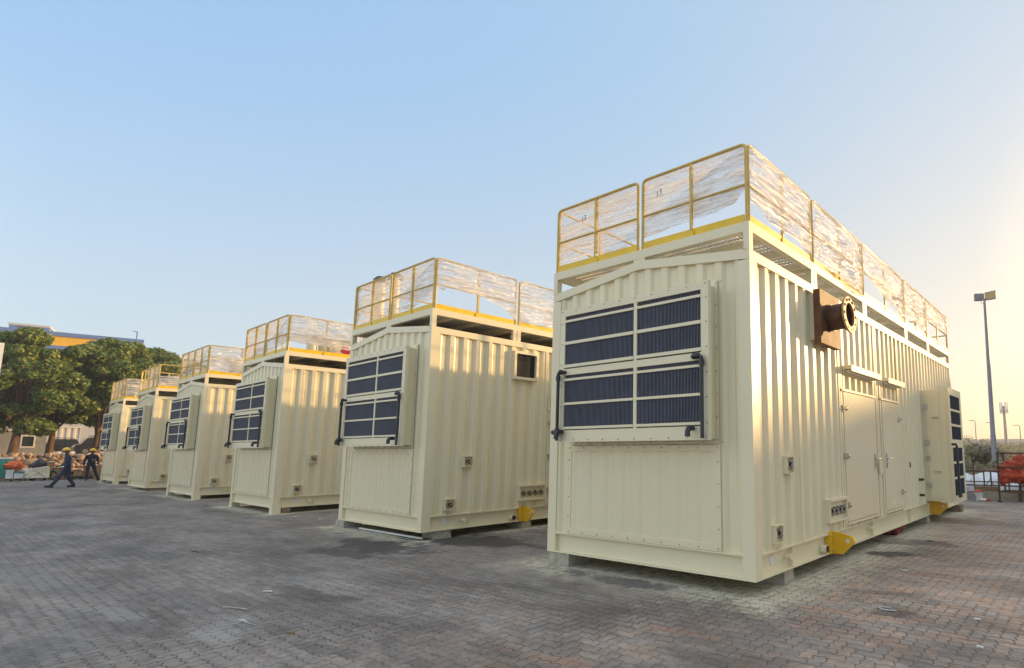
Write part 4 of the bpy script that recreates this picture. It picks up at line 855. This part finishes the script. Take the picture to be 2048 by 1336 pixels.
# ------------------------------------------------------------------ the two workers
def worker(loc, rz, joints, label, mcloth):
    """joints: dict of points; one skinned body, with hat and boots as children. Local +x is the way the worker faces."""
    rt = thing('person', label, 'person', loc, rz)
    def skin(name, chain, mats, root=0, sub=2):
        vs, es, rs = [], [], []; idx = {}
        for path in chain:
            prev = None
            for nm, p, r_ in path:
                if nm not in idx: idx[nm] = len(vs); vs.append(p); rs.append(r_)
                if prev is not None: es.append((prev, idx[nm]))
                prev = idx[nm]
        me = bpy.data.meshes.new(name); me.from_pydata(vs, es, []); o = place(me, name, rt); md = o.modifiers.new('skin', 'SKIN'); md.use_smooth_shade = True
        for k, r_ in enumerate(rs):
            me.skin_vertices[0].data[k].radius = r_ if isinstance(r_, tuple) else (r_, r_)
        me.skin_vertices[0].data[root].use_root = True
        s = o.modifiers.new('sub', 'SUBSURF'); s.levels = s.render_levels = sub
        dg = bpy.context.evaluated_depsgraph_get(); m2 = bpy.data.meshes.new_from_object(o.evaluated_get(dg)); o.modifiers.clear(); o.data = m2; bpy.data.meshes.remove(me)
        m2.name = name; m2.materials.clear()
        for q in mats: m2.materials.append(q)
        m2.polygons.foreach_set('use_smooth', [True]*len(m2.polygons)); return o
    J = joints; chain = []
    chain.append([('pel', J['pel'], (.165,.13)), ('waist', J['waist'], (.155,.125)), ('chest', J['chest'], (.185,.135)), ('neck0', J['neck0'], (.085,.08)), ('neck', J['neck'], .062), ('head', J['head'], (.078,.092)), ('crown', J['crown'], (.07,.085))])
    for s in 'lr':
        chain.append([('pel', 0, 0), ('hip'+s, J['hip'+s], .108), ('knee'+s, J['knee'+s], .078), ('calf'+s, J['calf'+s], .075), ('ank'+s, J['ank'+s], .07)])
        chain.append([('chest', 0, 0), ('sh'+s, J['sh'+s], .078), ('elb'+s, J['elb'+s], .056), ('wri'+s, J['wri'+s], .042), ('palm'+s, J['palm'+s], (.036,.026))])
    body = skin('body', chain, [M[mcloth], M['skin']])
    nz = J['neck'][2]-.005
    for pl in body.data.polygons:
        c = pl.center; sk = c.z > nz or any((c-Vector(J['palm'+s])).length < .085 for s in 'lr')
        pl.material_index = 1 if sk else 0
    for s in 'lr':      # fingers
        pm, wr = Vector(J['palm'+s]), Vector(J['wri'+s]); d = (pm-wr).normalized(); fwd = Vector((1,0,0)); fwd = (fwd-d*fwd.dot(d)).normalized(); sd_ = d.cross(fwd); mb = MB()
        for k, (o_, ln) in enumerate(((-.03,.075),(-.01,.085),(.01,.08),(.028,.062))):
            b0 = pm+d*.025+fwd*o_; mb.tube([b0-d*.03, b0+d*ln*.5+sd_*.006, b0+d*ln*.85+sd_*.02], [.0095,.009,.007], 6)
        b0 = pm-d*.02+fwd*.03; mb.tube([b0, b0+fwd*.03+d*.03, b0+fwd*.035+d*.06], [.011,.010,.008], 6)
        mb.build('hand_fingers', M['skin'], rt, smooth=True)
    hd, up = Vector(J['crown']), Vector((0,0,1)); mb = MB(); prof = []
    for k in range(9):
        w = math.pi/2*k/8; prof.append((.135*math.cos(w)+.002, .125*math.sin(w)))
    mb.tube([(hd.x, hd.y, hd.z-.005+z) for r_, z in prof], [r_ for r_, z in prof], 20); mb.tube([(hd.x+.03, hd.y, hd.z-.02), (hd.x+.03, hd.y, hd.z-.008)], [.165, .155], 20); mb.build('hard_hat', M['hat'], rt, smooth=True)
    hc = Vector(J['head']); mb = MB(); mb.blob(hc+Vector((.098,0,-.01)), .022, .016, .028, 1, .0, 8, 6); mb.blob(hc+Vector((0,.09,-.01)), .022, .012, .034, 1, 0, 8, 6); mb.blob(hc+Vector((0,-.09,-.01)), .022, .012, .034, 1, 0, 8, 6); mb.build('face_features', M['skin'], rt, smooth=True)
    mb = MB()
    for y in (-.032, .032): mb.blob(hc+Vector((.083,y,.03)), .010, .014, .009, 1, 0, 8, 6)
    mb.blob(hc+Vector((.086,0,-.055)), .008, .026, .006, 1, 0, 8, 6); mb.blob(hc+Vector((-.055,0,.02)), .055, .085, .06, 2, .0, 10, 8); mb.build('hair', M['hair'], rt, smooth=True)
    for s in 'lr':
        a_ = Vector(J['ank'+s]); f_ = J['foot'+s]; mb = MB(); t_ = Vector(f_); side = Vector((-(t_-a_).y, (t_-a_).x, 0)).normalized()
        hl = a_-(Vector((t_.x-a_.x, t_.y-a_.y, 0)).normalized()*.05); zb_ = min(t_.z, a_.z-.06)
        mb.tube([(hl.x, hl.y, a_.z-.055), (a_.x*.6+t_.x*.4, a_.y*.6+t_.y*.4, (a_.z+t_.z)/2-.02), (t_.x, t_.y, t_.z+.005)], [.058,.054,.042], 10); mb.tube([(a_.x, a_.y, a_.z+.06), (a_.x, a_.y, a_.z-.05)], [.06,.06], 10); mb.build('boot', M['boot'], rt, smooth=True)
    return rt
q = at(130, 975, 2, 0)
worker((q.x, q.y, 0), R(-92), dict(pel=(0,0,.93), waist=(.02,0,1.10), chest=(.05,0,1.32), neck0=(.06,0,1.47), neck=(.075,0,1.53), head=(.10,0,1.62), crown=(.105,0,1.70),
    hipl=(.02,.10,.88), kneel=(.24,.10,.50), calfl=(.30,.10,.36), ankl=(.44,.10,.12), footl=(.66,.10,.075), hipr=(-.02,-.10,.88), kneer=(-.06,-.10,.49), calfr=(-.13,-.10,.34), ankr=(-.27,-.10,.115), footr=(-.06,-.10,.045),
    shl=(.03,.20,1.38), elbl=(-.02,.25,1.10), wril=(.14,.24,.90), palml=(.19,.23,.84), shr=(.03,-.20,1.38), elbr=(.02,-.26,1.09), wrir=(.22,-.22,.98), palmr=(.28,-.20,.96)),
    'worker in navy coveralls and yellow hard hat striding left past the pallets', 'navy')
q = at(178, 961, 2, 0)
worker((q.x, q.y, 0), R(0), dict(pel=(0,0,.94), waist=(0,0,1.10), chest=(.02,0,1.32), neck0=(.02,0,1.47), neck=(.03,0,1.53), head=(.045,0,1.62), crown=(.045,0,1.70),
    hipl=(0,.10,.88), kneel=(.03,.20,.50), calfl=(.02,.25,.36), ankl=(-.02,.36,.11), footl=(.12,.48,.045), hipr=(0,-.10,.88), kneer=(.02,-.12,.49), calfr=(0,-.12,.34), ankr=(-.01,-.13,.11), footr=(.18,-.15,.045),
    shl=(0,.20,1.38), elbl=(0,.27,1.10), wril=(.14,.12,1.12), palml=(.17,.05,1.14), shr=(0,-.20,1.38), elbr=(-.03,-.28,1.10), wrir=(.02,-.28,.86), palmr=(.03,-.28,.79)),
    'worker in dark coveralls and yellow hard hat standing beside the farthest container', 'navydark')

# ------------------------------------------------------------------ right: kerb, fence, trestle, lamp, far things
KY = 15.6
mb = MB(); mb.box(-7, 30, KY, KY+.35, -.06, .27); struct(mb.build('kerb', M['concrete']))
fz = thing('pipe_fence', 'rusty pipe fence on the kerb behind the nearest container', 'fence', (0, KY+.6, 0)); FYY = KY+.6
pxs = [(1946, 926), (1967, 942), (1981, 942), (2016, 942), (2050, 942)]
for px, py in pxs:
    q = at(px, py, 1, FYY); mb = MB(); mb.cyl((q.x, 0, -.02), (q.x, 0, q.z), .022, 8); mb.build('post', M['rustbar'], fz)
for py, r_ in ((941, .03), (962, .018), (969, .022)):
    qa, qb = at(1920, py, 1, FYY), at(2120, py, 1, FYY); mb = MB(); mb.tube([(qa.x-3, 0, qa.z), (qb.x+2, 0, qa.z)], r_, 8); mb.build('rail', M['rustbar'], fz)
mb = MB(); qa, qb, qc = at(1980, 942, 1, FYY), at(1972, 972, 1, FYY), at(1996, 985, 1, FYY); mb.tube([(qa.x, -.03, qa.z), (qa.x, -.03, qa.z-.25), (qb.x, -.03, qb.z)], .012, 6); mb.tube([(qa.x, -.04, qa.z-.25), (qc.x, -.04, qc.z)], .012, 6); mb.build('brace', M['rustbar'], fz)
mb = MB(); q = at(1983, 985, 1, KY+.2); mb.box(q.x-.5, q.x+.25, -.06, .06, 0, .16); o = mb.build('timber_board', M['wood'], None, loc=(0, KY+.2, .272)); tag(o, 'timber board lying on the kerb left of the trestle', 'board')
# heap of pale sheet
q = at(1965, 960, 1, 19.5)
mb = MB()
for k in range(9): mb.blob((q.x-2.2+k*.8, rng.uniform(-.3,.3), .2), .7, .7, .55+rng.uniform(-.1,.12), k, .3, 14, 9, 2)
o = mb.build('sheet_heap', M['whiteplastic'], None, smooth=170, loc=(0, 19.5, 0)); tag(o, 'heap of pale bluish plastic sheet behind the pipe fence', 'plastic sheet')
# small junk by the kerb
q = at(1958, 998, 1, KY-.3); o = thing('paint_bucket', 'white bucket stained red on top, by the kerb', 'bucket', (q.x, KY-.3, 0)); lathe('body', [(.105,0),(.13,.26),(.135,.27)], M['white'], o, 16); lathe('paint_top', [(.128,.271),(.13,.30),(.06,.34)], M['redcloth'], o, 14)
q = at(1945, 996, 1, KY-.3); o = thing('jerry_can', 'small dark can beside the white bucket at the kerb', 'can', (q.x, KY-.3, 0)); mb = MB(); mb.box(-.1, .1, -.08, .08, 0, .22); mb.build('body', M['grey'], o); mb = MB(); mb.tube([(-.08,0,.22),(-.08,0,.27),(.08,0,.27),(.08,0,.22)], .014, 6); mb.build('handle', M['black'], o)
q = at(1968, 999, 1, KY-.35); mb = MB(); mb.blob((0,0,.03), .14, .1, .05, 4, .4, 12, 8, 3); o = mb.build('crumpled_bag', M['white'], None, smooth=True, loc=(q.x, KY-.4, 0)); tag(o, 'crumpled white bag on the paving right of the bucket', 'bag')
q = at(1976, 999, 1, KY-.35); mb = MB(); mb.blob((0,0,.03), .1, .08, .05, 6, .4, 12, 8, 3); o = mb.build('red_rag', M['redcloth'], None, smooth=True, loc=(q.x, KY-.4, 0)); tag(o, 'small dark red rag next to the crumpled white bag', 'rag')
# trestle
TY = 15.15; t_ = thing('steel_trestle', 'rusty steel trestle at the right edge with red cloth piled on it', 'trestle', (0, TY, 0))
xa = at(2000, 1002, 1, TY).x; xb = xa+1.05
for dx, yy in ((0, 0), (1.05, 0), (.10, .55), (1.15, .55)):
    mb = MB(); mb.bar((xa+dx, yy, .02), (xa+dx+.02, yy, 1.52), .05, .05, (1,0,0)); mb.build('leg', M['rustbar'], t_)
    mb = MB(); mb.cyl((xa+dx, yy, .0), (xa+dx, yy, .03), .07, 8); mb.build('foot', M['rubber'], t_)
for z in (.32, 1.08, 1.52):
    mb = MB(); mb.bar((xa-.03, 0, z), (xb+.05, 0, z), .05, .05); mb.bar((xa+.08, .55, z), (xb+.15, .55, z), .05, .05); mb.bar((xa, .0, z), (xa+.1, .55, z), .04, .04); mb.bar((xb, .0, z), (xb+.1, .55, z), .04, .04); mb.build('rung', M['rustbar'], t_)
mb = MB(); mb.box(xa+.35, xb+.1, .18, .42, .70, .74); mb.build('tray', M['wood'], t_)
mb = MB(); mb.bar((xa+.52, .3, .0), (xa+.58, .3, .70), .09, .09, (1,0,0)); mb.bar((xa+.70, .3, .0), (xa+.64, .3, .70), .05, .05, (1,0,0)); mb.build('strut', M['rustbar'], t_)
mb = MB(); mb.blob((.62,.28,1.02), .50, .26, .38, 5, .45, 40, 24, 3.2); mb.blob((.30,.2,.86), .26, .22, .22, 9, .5, 24, 16, 3); mb.blob((.95,.25,.86), .3, .22, .30, 12, .5, 24, 16, 3); mb.blob((.12,.12,.72), .12, .10, .20, 15, .4, 16, 10, 3)
o = mb.build('red_cloth', M['redcloth'], None, smooth=170, loc=(xa, TY, 0)); tag(o, 'crumpled red cloth heaped on the rusty trestle', 'cloth')
# flood-light pole
LP = at(1998, 955, 2, -.02); LP = Vector((-1.45, 30.3, -.05)); tp = at(1969, 598, 1, LP.y)
lp = thing('floodlight_pole', 'tall grey pole with two floodlights right of the nearest container', 'lamp post', LP)
mb = MB(); hgt = tp.z-LP.z; mb.tube([(0,0,0),(0,0,2.5),(0,0,2.52),(tp.x-LP.x,0,hgt)], [.15,.14,.125,.07], 12); mb.build('pole', M['lampgrey'], lp, smooth=50)
mb = MB(); mb.box(-.15, .15, -.15, .15, 0, .03); mb.build('base_plate', M['lampgrey'], lp)
px_ = tp.x-LP.x
for s, rz, sz in ((-1, .55, 1), (1, -.35, 1.15)):
    mb = MB(); hh = .20*sz; c_ = Vector((px_+s*.30*sz, 0, hgt+.12)); ca, sa = math.cos(rz), math.sin(rz)
    def tr_(p): return (c_.x+p[0]*ca-p[1]*sa, c_.y+p[0]*sa+p[1]*ca, c_.z+p[2]*1.0-p[1]*.25)
    vs = [tr_(p) for p in [(-.27*sz,-.10,-hh),(.27*sz,-.10,-hh),(.27*sz,-.10,hh),(-.27*sz,-.10,hh),(-.18*sz,.16,-hh*.6),(.18*sz,.16,-hh*.6),(.18*sz,.16,hh*.6),(-.18*sz,.16,hh*.6)]]
    mb.add(vs, [(0,1,2,3),(7,6,5,4),(0,4,5,1),(1,5,6,2),(2,6,7,3),(3,7,4,0)]); hd = mb.build('lamp_head', M['lampgrey'], lp)
    mb = MB(); vs = [tr_(p) for p in [(-.23*sz,-.105,-hh*.85),(.23*sz,-.105,-hh*.85),(.23*sz,-.105,hh*.85),(-.23*sz,-.105,hh*.85)]]; mb.add(vs, [(0,1,2,3)]); mb.build('lens', M['lens'] if s > 0 else M['lampgrey'], hd)
mb = MB(); mb.tube([(px_-.3,0,hgt-.02),(px_+.3,0,hgt-.02)], .04, 8); mb.tube([(px_-.12,.0,hgt-.02),(px_-.2,0,hgt-.22),(px_-.06,0,hgt-.26)], .015, 6); mb.build('bracket', M['lampgrey'], lp)
# scrub, bushes and dry grass beyond
r_ = np.random.RandomState(5); mb = MB()
NG = 9000
for k in range(NG):
    yy = 20.5+55*r_.rand()**1.5; xx = 3.1-.085*(yy+5.7)-yy*.32*r_.rand()+yy*.06; hgt_ = r_.uniform(.35,.95)*(1 if yy > 26 else .6); w = .05; a_ = r_.rand()*3.14; dx, dy = math.cos(a_)*w, math.sin(a_)*w; lx, ly = r_.normal(0,.16,2)
    mb.add([(xx-dx,yy-dy,-.05),(xx+dx,yy+dy,-.05),(xx+lx,yy+ly,hgt_)], [(0,1,2)])
o = mb.build('dry_grass', M['drygrass']); o['kind'] = 'stuff'; o['label'] = 'dry brown grass growing beyond the pipe fence'
def bush(px, py, Y, h, rad, seed, n, label, mname='leaf_dull'):
    q = at(px, py, 1, Y); rt = thing('bush', label, 'bush', (q.x, Y, -.05), 0, 'dusty bushes beyond the fence'); r = random.Random(seed)
    cl = []
    for k in range(16): a = r.uniform(0, 6.28); d = rad*math.sqrt(r.random())*.8; cl.append((d*math.cos(a), d*math.sin(a), h*r.uniform(.25,.8), rad*r.uniform(.22,.4)))
    leaves(None, cl, n, .10, seed, M[mname], 'foliage', rt)
    mb = MB()
    for k in range(5): c = cl[k]; mb.tube([(0,0,0), (c[0]*.5,c[1]*.5,c[2]*.5), (c[0],c[1],c[2])], [.05,.035,.012], 5)
    mb.build('stem', M['bark'], rt)
bush(1965, 900, 62, 3.0, 3.2, 31, 6000, 'broad dusty green bush left of the floodlight pole')
bush(1938, 905, 38, 2.2, 1.8, 32, 4500, 'green bush close beside the rear of the nearest container')
bush(1955, 915, 30, 1.4, 1.6, 33, 3500, 'low greyish bush above the pale sheet heap')
bush(2035, 895, 95, 2.8, 4.0, 34, 4500, 'distant pale bush behind the red cloth trestle')
bush(2000, 897, 80, 2.2, 3.5, 35, 4000, 'distant bush right of the floodlight pole')
# overpass, tower, street lights in the distance
OY = 230; qa, qb = at(1880, 877, 1, OY), at(2060, 880, 1, OY)
ov = thing('overpass', 'long pale overpass on the hazy horizon at right', 'bridge', (0, OY, 0))
mb = MB(); mb.box(qa.x-90, qb.x+60, 0, 9, 2.9, 4.4); mb.box(qa.x-90, qb.x+60, -.3, 0, 4.4, 5.6); mb.build('deck', M['haze_grey'], ov)
for k in range(17): mb = MB(); x = qa.x-20+k*4.2; mb.box(x, x+1.1, 1, 8, -.05, 2.9); mb.build('pier', M['haze_grey'], ov)
TYY = 210; q = at(2006, 803, 1, TYY); q_ = at(2013, 885, 1, TYY)
tw = thing('telecom_tower', 'slim telecom mast with antennas on the right horizon', 'mast', (q_.x, TYY, 0)); mb = MB(); mb.tube([(0,0,-.05),(0,0,q.z-1.5)], [.55,.38], 10); mb.build('mast', M['lampgrey'], tw)
for k in range(6):
    a = k*1.047; mb = MB(); mb.bar((1.1*math.cos(a), 1.1*math.sin(a), q.z-4.0), (1.1*math.cos(a), 1.1*math.sin(a), q.z-.2), .45, .3, (1,0,0)); mb.tube([(0,0,q.z-2.5), (1.1*math.cos(a), 1.1*math.sin(a), q.z-2.5)], .1, 5); mb.build('antenna', M['white'], tw)
mb = MB(); mb.cyl((0,0,q.z-3.4), (0,0,q.z-3.0), 1.2, 14); mb.build('platform', M['lampgrey'], tw)
for k, (px, py, pxb) in enumerate(((1948, 841, 1953), (1983, 845, 1988), (2038, 850, 2042))):
    Y = 165; q = at(px, py, 1, Y); qb_ = at(pxb, 885, 1, Y)
    sl_ = thing('street_lamp', ['street lamp on the horizon nearest to the rear of the container', 'distant street lamp just left of the floodlight pole', 'distant street lamp at the right edge past the telecom mast'][k], 'street lamp', (qb_.x, Y, -.05), 0, 'street lamps on the far road')
    mb = MB(); mb.tube([(0,0,0),(0,0,q.z-.3),(-.25,0,q.z)], [.16,.10,.08], 8); mb.build('pole', M['lampgrey'], sl_); mb = MB(); mb.box(-1.5, -.2, -.15, .15, q.z-.05, q.z+.12); mb.build('lamp_head', M['lampgrey'], sl_)

# ------------------------------------------------------------------ litter on the paving
q = at(490, 1245, 2, 0); mb = MB(); mb.tube([(-.10,-.02,.012),(-.04,.0,.012),(.04,.01,.008)], [.008,.018,.008], 6); mb.tube([(.0,.10,.02),(.0,.0,.03),(.03,-.10,.012)], [.003,.004,.003], 5); mb.tube([(.02,.0,.006),(.20,.03,.004)], [.005,.002], 5); o = mb.build('white_scrap', M['galv'], None, loc=(q.x, q.y, 0)); tag(o, 'torn white plastic scrap on the paving in the left foreground', 'litter')
q = at(1772, 1219, 2, 0); mb = MB(); mb.tube([(.07*math.cos(w)*(1+.6*(w > 5.2)), .045*math.sin(w), .009) for w in np.linspace(.3, 6.0, 18)], .008, 7); o = mb.build('cable_loop', M['galv'], None, smooth=True, loc=(q.x, q.y, 0)); tag(o, 'small grey loop of wire on the paving at lower right', 'wire')
GL = 'bits of litter on the paving'
for k, (px, py, ln, an, m_, lb) in enumerate(((1808,1142,.10,-.5,'white','short white stick right of the nearest container, near the oil stain'),(470,1218,.35,.35,'galv','thin grey rod above the white plastic scrap'),(580,1267,.07,.6,'cardboard','small tan chip right of the white plastic scrap'),(535,1184,.12,.5,'white','pale splinter in the middle foreground'),(860,1126,.16,-.1,'cardboard','tan scrap before the dark wet patch of the second container'),(590,1034,.14,.2,'white','small white scrap beside the third container'),(640,1040,.10,.1,'white','white fleck between the second and third containers'),(415,1012,.3,.2,'black','dark strip near the fourth container'),(1860,1083,.1,.3,'black','small black bit on the paving far right'),(1700,1085,.22,.9,'steel','bent bright offcut under the yellow lifting lug'),(1680,1108,.2,.2,'black','black debris under the yellow lifting lug'),(390,1104,.25,.1,'black','thin dark strip on the grey paving at left'),(1960,1296,.05,.1,'white','tiny white chip at lower right'),(1955,1240,.06,.2,'white','white paint chip above the lower right corner'))):
    q = at(px, py, 2, 0); mb = MB(); mb.bar((-ln/2,0,.008), (ln*.1,.008,.011), .022, .012); mb.bar((ln*.1,.008,.011), (ln/2,-.004,.008), .018, .010); o = mb.build('litter_scrap', M[m_], None, loc=(q.x, q.y, 0)); o.rotation_euler = (0,0,an); tag(o, lb, 'litter', GL)
q = at(1805, 1062, 2, 0); mb = MB(); mb.blob((0,0,.09), .22, .35, .10, 3, .35, 18, 10, 2); o = mb.build('red_bundle', M['darkred'], None, smooth=True, loc=(-.25, 6.0, 0)); tag(o, 'dark red cloth bundle under the skid of the nearest container', 'cloth')
q = at(830, 1055, 2, 0); p_ = local(1, (0, .12, 0)); mb = MB(); mb.bar((-2.4, 0, .03), (0, 0, .03), .03, .03); o = mb.build('pale_rod', M['white'], None, loc=(p_.x-.15, p_.y+.0, 0)); tag(o, 'long pale rod lying under the front edge of the second nearest container', 'rod')

# ------------------------------------------------------------------ haze
hm = bpy.data.materials.new('haze_air'); hm.use_nodes = True; t = hm.node_tree; t.nodes.clear(); ho = N(t, 'ShaderNodeOutputMaterial')
hv = N(t, 'ShaderNodeVolumePrincipled', Density=.0010, Anisotropy=.3); hv.inputs['Color'].default_value = (.95,.93,.90,1); t.links.new(hv.outputs[0], ho.inputs['Volume'])
mb = MB(); mb.box(-160, 80, -75, 260, -1.2, 32); o = mb.build('haze', hm); o['kind'] = 'stuff'; o['label'] = 'pale dusty evening haze over the whole yard'
